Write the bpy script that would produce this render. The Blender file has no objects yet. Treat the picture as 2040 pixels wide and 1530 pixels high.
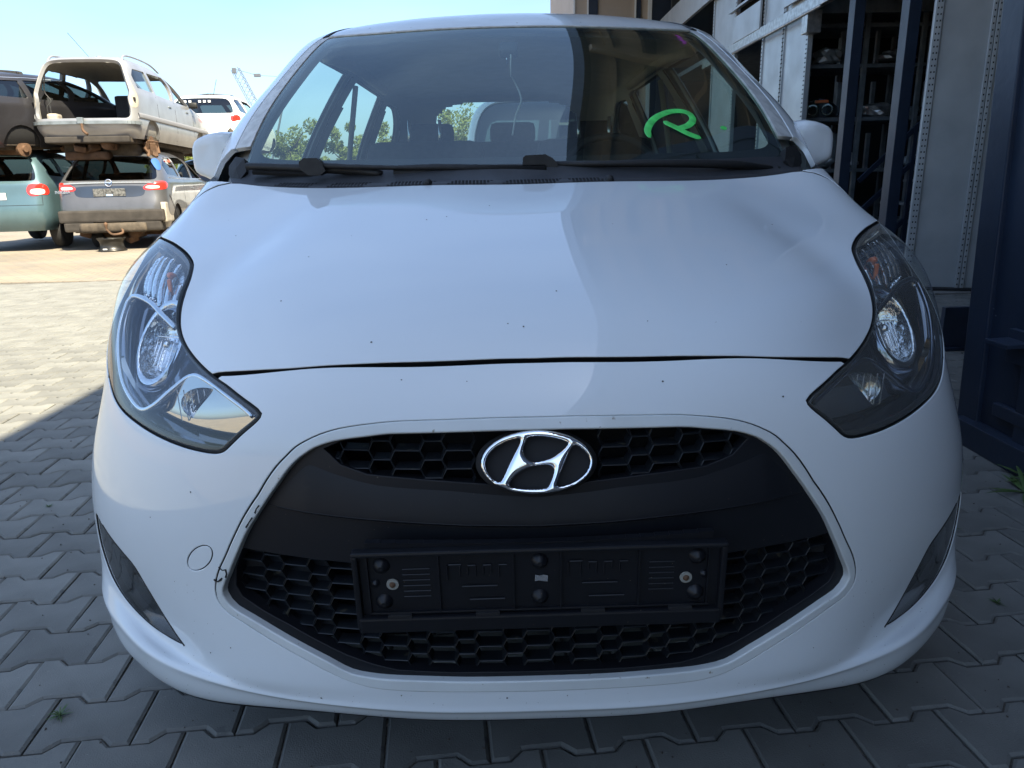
import bpy, bmesh, math, random
import numpy as np
from mathutils import Vector, Matrix, geometry
R = math.radians
rng = random.Random(7)
scn = bpy.context.scene
col = scn.collection

# ------------------------------------------------------------------ camera, sky, sun, exposure
def camera():
    cx, H, f, p, yaw, roll = -.042, 1.05, 1468.5, R(15.49), R(.52), R(-1.21)
    F = Vector((math.sin(yaw)*math.cos(p), math.cos(yaw)*math.cos(p), -math.sin(p)))
    Rt = Vector((math.cos(yaw), -math.sin(yaw), 0)); U = Rt.cross(F)
    c, s = math.cos(roll), math.sin(roll)
    R2 = Rt*c + U*s; U2 = -Rt*s + U*c
    cam = bpy.data.objects.new('camera', bpy.data.cameras.new('camera')); col.objects.link(cam)
    m = Matrix((R2, U2, -F)).transposed().to_4x4(); m.translation = (cx, 0, H)
    cam.matrix_world = m
    cam.data.sensor_width = 36; cam.data.lens = f/2040*36
    cam.data.clip_start = .05; cam.data.clip_end = 2000
    scn.camera = cam
camera()
SUN = Vector((.49, -.60, 1.0)).normalized()
def sky():
    w = bpy.data.worlds.new('World'); scn.world = w; w.use_nodes = True
    nt = w.node_tree; bg = nt.nodes['Background']
    s = nt.nodes.new('ShaderNodeTexSky'); s.sky_type = 'NISHITA'; s.sun_disc = False
    s.sun_elevation = math.asin(SUN.z); s.sun_rotation = math.atan2(SUN.x, SUN.y)
    s.air_density = 1.0; s.dust_density = 2.2; s.ozone_density = 3.0
    # thin high cloud, a little paler than the sky
    tc = nt.nodes.new('ShaderNodeTexCoord'); mp = nt.nodes.new('ShaderNodeMapping'); mp.inputs['Scale'].default_value = (1.2, 1.2, 5)
    nz = nt.nodes.new('ShaderNodeTexNoise'); nz.inputs['Scale'].default_value = 1.6; nz.inputs['Detail'].default_value = 4
    rp = nt.nodes.new('ShaderNodeValToRGB'); rp.color_ramp.elements[0].position = .25; rp.color_ramp.elements[0].color = (.03, .03, .03, 1); rp.color_ramp.elements[1].position = .85
    rp.color_ramp.elements[1].color = (.16, .16, .16, 1)
    mx = nt.nodes.new('ShaderNodeMixRGB'); mx.inputs[2].default_value = (11, 11.5, 12, 1)
    L = nt.links.new
    L(tc.outputs['Generated'], mp.inputs[0]); L(mp.outputs[0], nz.inputs[0]); L(nz.outputs[0], rp.inputs[0])
    L(rp.outputs[0], mx.inputs[0]); L(s.outputs[0], mx.inputs[1])
    wb = nt.nodes.new('ShaderNodeMixRGB'); wb.blend_type = 'MULTIPLY'; wb.inputs[0].default_value = 1; wb.inputs[2].default_value = (.85, .975, 1.10, 1)   # the camera's cool white balance
    L(mx.outputs[0], wb.inputs[1]); L(wb.outputs[0], bg.inputs[0])
    bg.inputs[1].default_value = .082
sky()
def sun():
    l = bpy.data.lights.new('sun', 'SUN'); l.energy = 5.0; l.angle = R(.53); l.color = (1, .90, .68)
    o = bpy.data.objects.new('sun', l); col.objects.link(o)
    o.rotation_mode = 'QUATERNION'; o.rotation_quaternion = SUN.to_track_quat('Z', 'Y'); o.location = SUN*30
sun()
scn.view_settings.view_transform = 'Standard'; scn.view_settings.look = 'None'
scn.view_settings.exposure = 1.74; scn.view_settings.gamma = 1; scn.view_settings.use_curve_mapping = False
scn.render.engine = 'CYCLES'
scn.cycles.max_bounces = 10; scn.cycles.transparent_max_bounces = 24; scn.cycles.use_denoising = True
scn.cycles.caustics_reflective = False; scn.cycles.caustics_refractive = False; scn.cycles.sample_clamp_indirect = 4

# ------------------------------------------------------------------ materials
def mat(name, c, rough=.5, metal=0., coat=0., noise=0., nscale=20., bump=0., bscale=200., spec=.5, rand=0., coat_rough=.03, dirt=None):
    m = bpy.data.materials.new(name); m.use_nodes = True; nt = m.node_tree; b = nt.nodes['Principled BSDF']; L = nt.links.new
    b.inputs['Base Color'].default_value = (*c, 1); b.inputs['Roughness'].default_value = rough; b.inputs['Metallic'].default_value = metal
    b.inputs['Coat Weight'].default_value = coat; b.inputs['Coat IOR'].default_value = 1.46; b.inputs['Coat Roughness'].default_value = coat_rough; b.inputs['Specular IOR Level'].default_value = spec
    tc = nt.nodes.new('ShaderNodeTexCoord'); cur = None
    def mixin(fac, c2, prev):
        mx = nt.nodes.new('ShaderNodeMixRGB'); L(fac, mx.inputs[0])
        if prev is None: mx.inputs[1].default_value = (*c, 1)
        else: L(prev, mx.inputs[1])
        mx.inputs[2].default_value = (*c2, 1); return mx.outputs[0]
    if noise:
        nz = nt.nodes.new('ShaderNodeTexNoise'); nz.inputs['Scale'].default_value = nscale; nz.inputs['Detail'].default_value = 6; L(tc.outputs['Object'], nz.inputs[0])
        rp = nt.nodes.new('ShaderNodeValToRGB'); rp.color_ramp.elements[0].position = .35; rp.color_ramp.elements[1].position = .7; L(nz.outputs[0], rp.inputs[0])
        cur = mixin(rp.outputs[0], tuple(min(1, x*(1-noise)) for x in c), cur)
        mr = nt.nodes.new('ShaderNodeMapRange'); L(nz.outputs[0], mr.inputs[0]); mr.inputs[3].default_value = max(0, rough-.08); mr.inputs[4].default_value = min(1, rough+.12); L(mr.outputs[0], b.inputs['Roughness'])
    if dirt:
        for sc, th, dc in dirt:
            vo = nt.nodes.new('ShaderNodeTexNoise'); vo.inputs['Scale'].default_value = sc; vo.inputs['Detail'].default_value = 3; L(tc.outputs['Object'], vo.inputs[0])
            r2 = nt.nodes.new('ShaderNodeValToRGB'); r2.color_ramp.elements[0].position = th; r2.color_ramp.elements[1].position = min(1, th+.035); L(vo.outputs[0], r2.inputs[0])
            cur = mixin(r2.outputs[0], dc, cur)
    if rand:
        oi = nt.nodes.new('ShaderNodeObjectInfo'); hs = nt.nodes.new('ShaderNodeHueSaturation'); mr = nt.nodes.new('ShaderNodeMapRange')
        L(oi.outputs['Random'], mr.inputs[0]); mr.inputs[3].default_value = 1-rand; mr.inputs[4].default_value = 1+rand; L(mr.outputs[0], hs.inputs['Value'])
        if cur is None: hs.inputs['Color'].default_value = (*c, 1)
        else: L(cur, hs.inputs['Color'])
        cur = hs.outputs[0]
    if cur is not None: L(cur, b.inputs['Base Color'])
    if bump:
        n2 = nt.nodes.new('ShaderNodeTexNoise'); n2.inputs['Scale'].default_value = bscale; n2.inputs['Detail'].default_value = 4; L(tc.outputs['Object'], n2.inputs[0])
        bp = nt.nodes.new('ShaderNodeBump'); bp.inputs['Strength'].default_value = bump; bp.inputs['Distance'].default_value = .01; L(n2.outputs[0], bp.inputs['Height']); L(bp.outputs[0], b.inputs['Normal'])
    return m
def glass(name, tint=(.8, .88, .86), spec=1.0, rough=0.0, haze=0., ior=1.5):
    m = bpy.data.materials.new(name); m.use_nodes = True; nt = m.node_tree; L = nt.links.new
    nt.nodes.remove(nt.nodes['Principled BSDF']); out = nt.nodes['Material Output']
    t = nt.nodes.new('ShaderNodeBsdfTransparent'); t.inputs[0].default_value = (*tint, 1)
    g = nt.nodes.new('ShaderNodeBsdfGlossy'); g.inputs['Roughness'].default_value = rough; g.inputs[0].default_value = (*spec, 1) if hasattr(spec, '__len__') else (spec, spec, spec, 1)
    fr = nt.nodes.new('ShaderNodeFresnel'); fr.inputs[0].default_value = ior
    ge = nt.nodes.new('ShaderNodeNewGeometry'); mp = nt.nodes.new('ShaderNodeMath'); mp.operation = 'MULTIPLY'
    inv = nt.nodes.new('ShaderNodeMath'); inv.operation = 'SUBTRACT'; inv.inputs[0].default_value = 1; L(ge.outputs['Backfacing'], inv.inputs[1])
    L(fr.outputs[0], mp.inputs[0]); L(inv.outputs[0], mp.inputs[1])
    mx = nt.nodes.new('ShaderNodeMixShader'); L(mp.outputs[0], mx.inputs[0]); L(t.outputs[0], mx.inputs[1]); L(g.outputs[0], mx.inputs[2])
    last = mx.outputs[0]
    if haze:
        d = nt.nodes.new('ShaderNodeBsdfDiffuse'); d.inputs[0].default_value = (.6, .62, .6, 1)
        m2 = nt.nodes.new('ShaderNodeMixShader'); m2.inputs[0].default_value = haze; L(last, m2.inputs[1]); L(d.outputs[0], m2.inputs[2]); last = m2.outputs[0]
    L(last, out.inputs[0]); return m
M = {}
M['white'] = mat('white_paint', (.70, .735, .745), .5, coat=1., spec=.05, coat_rough=.004, dirt=[(95, .775, (.16, .13, .10)), (38, .80, (.35, .33, .30))])
M['white_dirty'] = mat('white_paint_dusty', (.64, .67, .66), .5, spec=.1, coat_rough=.06, coat=.8, noise=.12, nscale=9, dirt=[(60, .70, (.30, .27, .22))])
M['moulding'] = mat('grimy_jamb_paint', (.60, .60, .57), .5, noise=.3, nscale=40)
M['black_plastic'] = mat('black_plastic', (.034, .037, .042), .5, noise=.3, nscale=12, bump=.08, bscale=900)
M['black_matte'] = mat('black_matte', (.008, .008, .009), .8)
M['insert'] = mat('grille_plastic', (.009, .010, .013), .45, spec=.26, noise=.18, nscale=6, dirt=[(150, .74, (.10, .09, .07))])
M['mesh'] = mat('grille_mesh_plastic', (.013, .016, .020), .38, spec=.4, noise=.3, nscale=30, dirt=[(50, .66, (.06, .055, .04))])
M['bracket'] = mat('plate_holder_plastic', (.007, .008, .011), .4, spec=.35, noise=.3, nscale=25, dirt=[(210, .74, (.25, .2, .13))])
M['rubber'] = mat('rubber', (.012, .012, .012), .6, noise=.3, nscale=60)
M['chrome'] = mat('chrome', (.92, .93, .95), .03, metal=1.)
M['satin'] = mat('satin_silver', (.75, .77, .8), .22, metal=.9)
M['reflector'] = mat('lamp_reflector', (.75, .78, .82), .12, metal=1., bump=.35, bscale=60)
M['lamp_dark'] = mat('lamp_housing', (.30, .32, .36), .07, metal=1.)
M['lamp_chrome_dark'] = mat('lamp_bezel', (.32, .35, .42), .08, metal=1.)
M['bezel'] = mat('lamp_bezel_mirror', (.60, .57, .52), .04, metal=1.)
M['lamp_black'] = mat('lamp_black', (.012, .014, .016), .15, coat=1.)
M['orange'] = mat('orange_bulb', (.75, .16, .03), .3, coat=1)
M['lens_hazy'] = glass('hazy_lamp_lens', (.84, .86, .84), 1.0, .02, .07, 1.6)
M['lens'] = glass('lamp_lens', (.88, .91, .92), 1.0, 0, .012, 1.62)
M['screen'] = glass('windscreen_glass', (.60, .72, .67), (.86, .98, 1.0), 0, .012, 1.95)
M['glass'] = glass('side_glass', (.72, .80, .78), 1.0)
M['glass_dark'] = glass('tinted_glass', (.13, .16, .16), 1.0, ior=1.7)
M['lining'] = mat('headliner_cloth', (.36, .35, .32), .9, noise=.1, nscale=15)
M['trim_grey'] = mat('pillar_trim', (.30, .30, .29), .6)
M['seat'] = mat('seat_cloth', (.03, .032, .036), .9, noise=.3, nscale=50, bump=.3, bscale=300)
M['dash'] = mat('dash_plastic', (.02, .021, .023), .6, bump=.2, bscale=500)
M['steel'] = mat('worn_steel', (.5, .5, .49), .35, metal=.8, noise=.4, nscale=18)
M['rust'] = mat('rusty_underbody', (.12, .065, .035), .85, noise=.6, nscale=7, bump=.8, bscale=18)
M['rust_dark'] = mat('dirty_underbody', (.09, .07, .05), .85, noise=.6, nscale=9, bump=.8, bscale=15)
M['tyre'] = mat('tyre', (.015, .015, .016), .75, bump=.3, bscale=120)
M['alloy'] = mat('alloy_wheel', (.45, .46, .48), .3, metal=.8)
M['silver'] = mat('silver_car_paint', (.33, .33, .335), .33, metal=.35, coat=.5, noise=.22, nscale=3)
M['silver_jamb'] = mat('silver_jamb_paint', (.42, .38, .31), .5, noise=.35, nscale=8)
M['grey_paint'] = mat('dark_grey_car_paint', (.12, .12, .125), .3, metal=.4, coat=.7, noise=.25, nscale=4)
M['teal_paint'] = mat('teal_car_paint', (.10, .17, .195), .3, metal=.4, coat=.7, noise=.2, nscale=3)
M['dark_paint'] = mat('anthracite_car_paint', (.022, .021, .024), .4, metal=0, coat=.35, noise=.5, nscale=2)
M['white_far'] = mat('white_van_paint', (.70, .72, .72), .35, coat=.5)
M['red_paint'] = mat('red_car_paint', (.45, .03, .02), .35, coat=.5)
M['tail_red'] = mat('tail_lamp_red', (.55, .03, .02), .12, coat=1)
M['tail_clear'] = mat('tail_lamp_clear', (.75, .55, .5), .12, coat=1)
M['navy'] = mat('navy_steel', (.022, .034, .060), .42, noise=.35, nscale=3, bump=.1, bscale=30, dirt=[(26, .76, (.20, .24, .30))])
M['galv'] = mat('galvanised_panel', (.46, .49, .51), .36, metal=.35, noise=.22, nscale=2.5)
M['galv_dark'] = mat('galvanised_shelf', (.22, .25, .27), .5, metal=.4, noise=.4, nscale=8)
M['beige'] = mat('beige_wall_cladding', (.42, .34, .27), .7, noise=.08, nscale=2)
M['soffit'] = mat('canopy_soffit', (.46, .40, .33), .7, noise=.25, nscale=1.5)
M['concrete'] = mat('concrete', (.25, .24, .22), .85, noise=.3, nscale=6, bump=.4, bscale=60)
M['paver'] = mat('concrete_paver', (.188, .186, .168), .88, noise=.3, nscale=5, bump=.22, bscale=320, rand=.16, dirt=[(14, .66, (.12, .12, .11)), (120, .70, (.25, .24, .21))])
M['sand'] = mat('joint_sand', (.15, .135, .11), .95, noise=.5, nscale=90, bump=.8, bscale=250)
M['crane'] = mat('crane_lattice', (.10, .11, .13), .6)
M['red_pipe'] = mat('red_rail', (.6, .08, .04), .5)
M['bark'] = mat('bark', (.10, .075, .05), .9, noise=.4, nscale=20, bump=.6, bscale=40)
M['weed'] = mat('weed_leaf', (.055, .10, .025), .6, rand=.2)
M['soil_plastic'] = mat('dirty_bumper_plastic', (.045, .038, .032), .8, noise=.5, nscale=6)
M['dirt'] = mat('dirt_grit', (.07, .06, .05), .9)
M['clear_white'] = mat('white_sticker', (.7, .7, .68), .5)
M['marker_green'] = mat('green_paint_marker', (.10, .80, .16), .4, noise=.35, nscale=45)
M['marker_pink'] = mat('pink_paint_marker', (.4, .03, .35), .5)
M['vinyl_blue'] = mat('blue_tarp', (.03, .10, .32), .5)
def leafmat(name, c):
    m = mat(name, c, .6, noise=.45, nscale=1.3); nt = m.node_tree; b = nt.nodes['Principled BSDF']
    tr = nt.nodes.new('ShaderNodeBsdfTranslucent'); tr.inputs[0].default_value = (c[0]*1.6, c[1]*1.5, c[2], 1)
    mx = nt.nodes.new('ShaderNodeMixShader'); mx.inputs[0].default_value = .35
    nt.links.new(b.outputs[0], mx.inputs[1]); nt.links.new(tr.outputs[0], mx.inputs[2]); nt.links.new(mx.outputs[0], nt.nodes['Material Output'].inputs[0]); return m
M['leaf'] = leafmat('tree_leaves', (.19, .22, .055))

# ------------------------------------------------------------------ objects
def props(o, label=None, cat=None, group=None, kind=None):
    if label: o['label'] = label
    if cat: o['category'] = cat
    if group: o['group'] = group
    if kind: o['kind'] = kind
    return o
def empty(name, loc=(0, 0, 0), rz=0, **k):
    o = bpy.data.objects.new(name, None); o.location = loc; o.rotation_euler = (0, 0, rz); o.empty_display_size = .2
    col.objects.link(o); return props(o, **k)
def link(name, me, m, parent=None, **k):
    if m is not None and len(me.materials) == 0: me.materials.append(M[m] if isinstance(m, str) else m)
    o = bpy.data.objects.new(name, me); col.objects.link(o)
    if parent is not None: o.parent = parent
    return props(o, **k)
def copy_tree(o, parent=None):
    c = o.copy(); col.objects.link(c)
    if parent is not None: c.parent = parent
    for ch in o.children: copy_tree(ch, c)
    return c
def meshobj(name, vs, fs, m, parent=None, smooth=False, normals=None, **k):
    me = bpy.data.meshes.new(name); me.from_pydata([tuple(map(float, v)) for v in vs], [], [tuple(f) for f in fs]); me.update()
    if smooth or normals is not None: me.polygons.foreach_set('use_smooth', [True]*len(me.polygons))
    if normals is not None: me.normals_split_custom_set_from_vertices([tuple(map(float, n)) for n in normals])
    return link(name, me, m, parent, **k)
class MB:
    """collects simple solids into one mesh"""
    def __init__(s): s.v = []; s.f = []
    def add(s, vs, fs):
        n = len(s.v); s.v += [tuple(v) for v in vs]; s.f += [tuple(i+n for i in f) for f in fs]; return s
    def box(s, x0, x1, y0, y1, z0, z1, ch=0., mtx=None):
        bm = bmesh.new(); bmesh.ops.create_cube(bm, size=1)
        for v in bm.verts: v.co = Vector(((x0+x1)/2+v.co.x*(x1-x0), (y0+y1)/2+v.co.y*(y1-y0), (z0+z1)/2+v.co.z*(z1-z0)))
        if ch: bmesh.ops.bevel(bm, geom=bm.edges[:], offset=ch, segments=2, affect='EDGES', profile=.6)
        return s.bm(bm, mtx)
    def bm(s, bm, mtx=None):
        if mtx is not None: bmesh.ops.transform(bm, matrix=mtx, verts=bm.verts)
        bm.verts.index_update(); s.add([v.co[:] for v in bm.verts], [[v.index for v in f.verts] for f in bm.faces]); bm.free(); return s
    def bar(s, a, b, w, h=None, up=(0, 0, 1), ch=0.):
        a, b = Vector(a), Vector(b); h = h or w; d = (b-a); L = d.length; d.normalize(); u = Vector(up)
        if abs(d.dot(u)) > .98: u = Vector((0, 1, 0))
        x = d.cross(u).normalized(); z = x.cross(d)
        m = Matrix((x, d, z)).transposed().to_4x4(); m.translation = (a+b)/2
        return s.box(-w/2, w/2, -L/2, L/2, -h/2, h/2, ch, m)
    def tube(s, pts, r, n=8, cap=True):
        pts = [Vector(p) for p in pts]; rr = r if hasattr(r, '__len__') else [r]*len(pts); vs = []; fs = []; prev = None
        for i, p in enumerate(pts):
            t = (pts[min(i+1, len(pts)-1)]-pts[max(i-1, 0)]).normalized()
            if prev is None:
                q = Vector((0, 0, 1)) if abs(t.z) < .9 else Vector((1, 0, 0)); x = t.cross(q).normalized()
            else: x = (prev-t*prev.dot(t)).normalized()
            prev = x; y = t.cross(x)
            for k in range(n):
                a = 2*math.pi*k/n; vs.append(p+(x*math.cos(a)+y*math.sin(a))*rr[i])
        for i in range(len(pts)-1):
            for k in range(n): fs.append((i*n+k, i*n+(k+1) % n, (i+1)*n+(k+1) % n, (i+1)*n+k))
        if cap: fs.append(tuple(range(n))[::-1]); fs.append(tuple((len(pts)-1)*n+k for k in range(n)))
        return s.add(vs, fs)
    def lathe(s, prof, n=24, mtx=None, cap=False):
        vs = []; fs = []
        for (r, z) in prof:
            for k in range(n): a = 2*math.pi*k/n; vs.append(Vector((r*math.cos(a), r*math.sin(a), z)))
        for i in range(len(prof)-1):
            for k in range(n): fs.append((i*n+k, i*n+(k+1) % n, (i+1)*n+(k+1) % n, (i+1)*n+k))
        if cap: fs.append(tuple(range(n))[::-1]); fs.append(tuple((len(prof)-1)*n+k for k in range(n)))
        if mtx is not None: vs = [mtx @ v for v in vs]
        return s.add(vs, fs)
    def prism(s, poly, depth, mtx=None):
        n = len(poly); vs = [Vector((x, y, 0)) for x, y in poly]+[Vector((x, y, depth)) for x, y in poly]
        fs = [tuple(range(n))[::-1], tuple(range(n, 2*n))]+[(i, (i+1) % n, (i+1) % n+n, i+n) for i in range(n)]
        if mtx is not None: vs = [mtx @ v for v in vs]
        return s.add(vs, fs)
    def build(s, name, m, parent=None, smooth=False, **k):
        return meshobj(name, s.v, s.f, m, parent, smooth, **k)
def autosmooth(o, ang=35):
    me = o.data; bm = bmesh.new(); bm.from_mesh(me)
    for e in bm.edges: e.smooth = len(e.link_faces) == 2 and e.calc_face_angle(0) < R(ang)
    for f in bm.faces: f.smooth = True
    bm.to_mesh(me); bm.free(); return o
def T(x, y, z, rx=0, ry=0, rz=0): return Matrix.Translation((x, y, z)) @ Matrix.Rotation(rz, 4, 'Z') @ Matrix.Rotation(ry, 4, 'Y') @ Matrix.Rotation(rx, 4, 'X')

# ------------------------------------------------------------------ smooth spline surfaces and panels cut out of them
def spl_matrix(n, bc0, bc1):
    A = np.zeros((n, n)); B = np.zeros((n, n))
    for i in range(1, n-1): A[i, i-1:i+2] = (1, 4, 1); B[i, i-1:i+2] = (6, -12, 6)
    for i, j, bc in ((0, 1, bc0), (n-1, n-2, bc1)):
        if bc == 'even': A[i, i] = 4; A[i, j] = 2; B[i, j] = 12; B[i, i] = -12
        else: A[i, i] = 1
    return np.linalg.solve(A, B)
class Surf:
    """C2 spline surface through a net of points; column 0 lies on the centre plane, the other half mirrors it"""
    def __init__(s, net):
        s.P = np.array(net, float); s.nr, s.nc, _ = s.P.shape
        s.D2r = np.einsum('ij,jck->ick', spl_matrix(s.nr, 'nat', 'nat'), s.P)
        Me = spl_matrix(s.nc, 'even', 'even'); Mo = spl_matrix(s.nc, 'nat', 'nat')
        def cols(Q):
            o = np.einsum('ij,rjk->rik', Me, Q); o[:, :, 0] = np.einsum('ij,rj->ri', Mo, Q[:, :, 0]); return o
        s.D2c = cols(s.P); s.D2rc = cols(s.D2r)
    def ev(s, u, v, off=0.):
        u = np.clip(np.asarray(u, float), 0, s.nr-1-1e-9); v0 = np.asarray(v, float); sg = np.where(v0 < 0, -1., 1.); w = np.clip(np.abs(v0), 0, s.nc-1-1e-9)
        i = u.astype(int); j = w.astype(int); a = (u-i)[..., None]; b = (w-j)[..., None]
        def mix(t, P0, P1, D0, D1):
            q = 1-t; return q*P0+t*P1+((q**3-q)*D0+(t**3-t)*D1)/6
        def row(P, D): return mix(b, P[i, j], P[i, j+1], D[i, j], D[i, j+1]), mix(b, P[i+1, j], P[i+1, j+1], D[i+1, j], D[i+1, j+1])
        p0, p1 = row(s.P, s.D2c); d0, d1 = row(s.D2r, s.D2rc); o = mix(a, p0, p1, d0, d1); o[..., 0] *= sg
        if np.any(off): o = o+s.out(u, v)*(np.asarray(off)[..., None] if np.ndim(off) else off)
        return o
    def out(s, u, v, e=1e-3):
        u = np.asarray(u, float); v = np.asarray(v, float)
        u1 = np.clip(u-e, 0, s.nr-1-1e-6); u2 = np.clip(u+e, 0, s.nr-1-1e-6)
        n = -np.cross(s.ev(u2, v)-s.ev(u1, v), s.ev(u, v+e)-s.ev(u, v-e)); return n*getattr(s, 'sgn', 1)/np.maximum(np.linalg.norm(n, axis=-1, keepdims=True), 1e-12)
    def pt(s, u, v, off=0.): return Vector(s.ev(np.array([u]), np.array([v]), off)[0])
    def find(s, tgt, axes, vr, ur=None, iters=12):
        """parameters of the point whose chosen coordinates equal tgt, searched for v in the range vr"""
        ur = ur or (0, s.nr-1); uu, vv = np.meshgrid(np.linspace(*ur, 60), np.linspace(*vr, 90), indexing='ij')
        X = s.ev(uu, vv)[..., axes]; out = []
        for t in tgt:
            k = np.unravel_index(((X-np.array(t))**2).sum(-1).argmin(), uu.shape); p = np.array([uu[k], vv[k]])
            for _ in range(iters):
                f = lambda q: s.ev(np.array([q[0]]), np.array([q[1]]))[0][axes]
                r = f(p)-t; e = 1e-3; J = np.array([(f(p+[e, 0])-f(p-[e, 0]))/(2*e), (f(p+[0, e])-f(p-[0, e]))/(2*e)]).T
                p = p-np.clip(np.linalg.lstsq(J.T@J+1e-7*np.eye(2), J.T@r, rcond=None)[0], -.2, .2)
                p[0] = np.clip(p[0], *ur)
            out.append((float(p[0]), float(p[1])))
        return out
def crv(pts, closed=True, step=.12):
    """dense smooth loop through parameter points; a third entry marks a sharp corner"""
    n = len(pts); P = [np.array(p[:2], float) for p in pts]; C = [len(p) > 2 for p in pts]; out = []
    for i in range(n if closed else n-1):
        p1, p2 = P[i], P[(i+1) % n]
        p0 = P[(i-1) % n] if not C[i] and (closed or i > 0) else 2*p1-p2
        p3 = P[(i+2) % n] if not C[(i+1) % n] and (closed or i+2 < n) else 2*p2-p1
        L = np.linalg.norm(p2-p1)
        # limit tangents so that uneven spacing does not overshoot
        a = (p2-p0); b = (p3-p1); a *= L/max(np.linalg.norm(a), 1e-9); b *= L/max(np.linalg.norm(b), 1e-9)
        if C[i]: a = p2-p1
        if C[(i+1) % n]: b = p2-p1
        m = max(1, int(math.ceil(L/step)))
        for k in range(m):
            t = k/m; out.append(tuple((2*t**3-3*t**2+1)*p1+(t**3-2*t*t+t)*a+(-2*t**3+3*t*t)*p2+(t**3-t*t)*b))
    if not closed: out.append(tuple(P[-1]))
    return out
def dens(l, st=.15):
    o = []
    for a, b in zip(l, l[1:]+l[:1]):
        n = max(1, int(math.hypot(b[0]-a[0], b[1]-a[1])/st)); o += [(a[0]+(b[0]-a[0])*k/n, a[1]+(b[1]-a[1])*k/n) for k in range(n)]
    return o
def mir(pts): return [(p[0], -p[1])+tuple(p[2:]) for p in pts][::-1]
def both(pts): return list(pts)+mir(pts)
def grow(loop, d):
    """offset a closed parameter loop outwards by d"""
    P = np.array(loop, float)[:, :2]; A = np.roll(P, 1, 0); B = np.roll(P, -1, 0); t = B-A; t /= np.maximum(np.linalg.norm(t, axis=1, keepdims=True), 1e-9)
    area = (P[:, 0]*B[:, 1]-P[:, 1]*B[:, 0]).sum(); n = np.stack([t[:, 1], -t[:, 0]], 1)*(1 if area > 0 else -1)
    return [tuple(q) for q in P+n*d]
def inside(pts, loop):
    P = np.asarray(pts); L = np.array(loop)[:, :2]; r = np.zeros(len(P), bool); j = len(L)-1
    for i in range(len(L)):
        yi, yj = L[i, 1], L[j, 1]; c = (yi > P[:, 1]) != (yj > P[:, 1])
        with np.errstate(divide='ignore', invalid='ignore'): xi = (L[j, 0]-L[i, 0])*(P[:, 1]-yi)/(yj-yi)+L[i, 0]
        r ^= c & (P[:, 0] < xi); j = i
    return r
def dist_loops(P, loops):
    d = np.full(len(P), 9e9)
    for l in loops:
        A = np.array(l)[:, :2]; B = np.roll(A, -1, 0)
        for a, b in zip(A, B):
            ab = b-a; t = np.clip(((P-a)@ab)/max(ab@ab, 1e-12), 0, 1); d = np.minimum(d, np.linalg.norm(P-a-t[:, None]*ab, axis=1))
    return d
def triangulate(loop, holes, step):
    su, sv = step; L = [loop]+list(holes); A = np.array(loop)[:, :2]
    us = np.arange(A[:, 0].min()+su/2, A[:, 0].max(), su); vs = np.arange(A[:, 1].min()+sv/2, A[:, 1].max(), sv)
    G = np.array([(u, v+(k % 2)*sv/2) for k, u in enumerate(us) for v in vs]) if len(us) and len(vs) else np.zeros((0, 2))
    if len(G):
        keep = inside(G, loop)
        for h in holes: keep &= ~inside(G, h)
        G = G[keep]
        if len(G): G = G[dist_loops(G/np.array(step), [np.array(l)[:, :2]/np.array(step) for l in L]) > .42]
    V = []; E = []
    for l in L:
        n0 = len(V); V += [Vector((p[0], p[1])) for p in l]; E += [(n0+i, n0+(i+1) % len(l)) for i in range(len(l))]
    V += [Vector((float(g[0]), float(g[1]))) for g in G]
    r = geometry.delaunay_2d_cdt(V, E, [], 0, 1e-7); V2 = np.array([tuple(v) for v in r[0]]); F = np.array([f for f in r[2] if len(f) == 3])
    c = V2[F].mean(1); keep = inside(c, loop)
    for h in holes: keep &= ~inside(c, h)
    return V2, F[keep]
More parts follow.
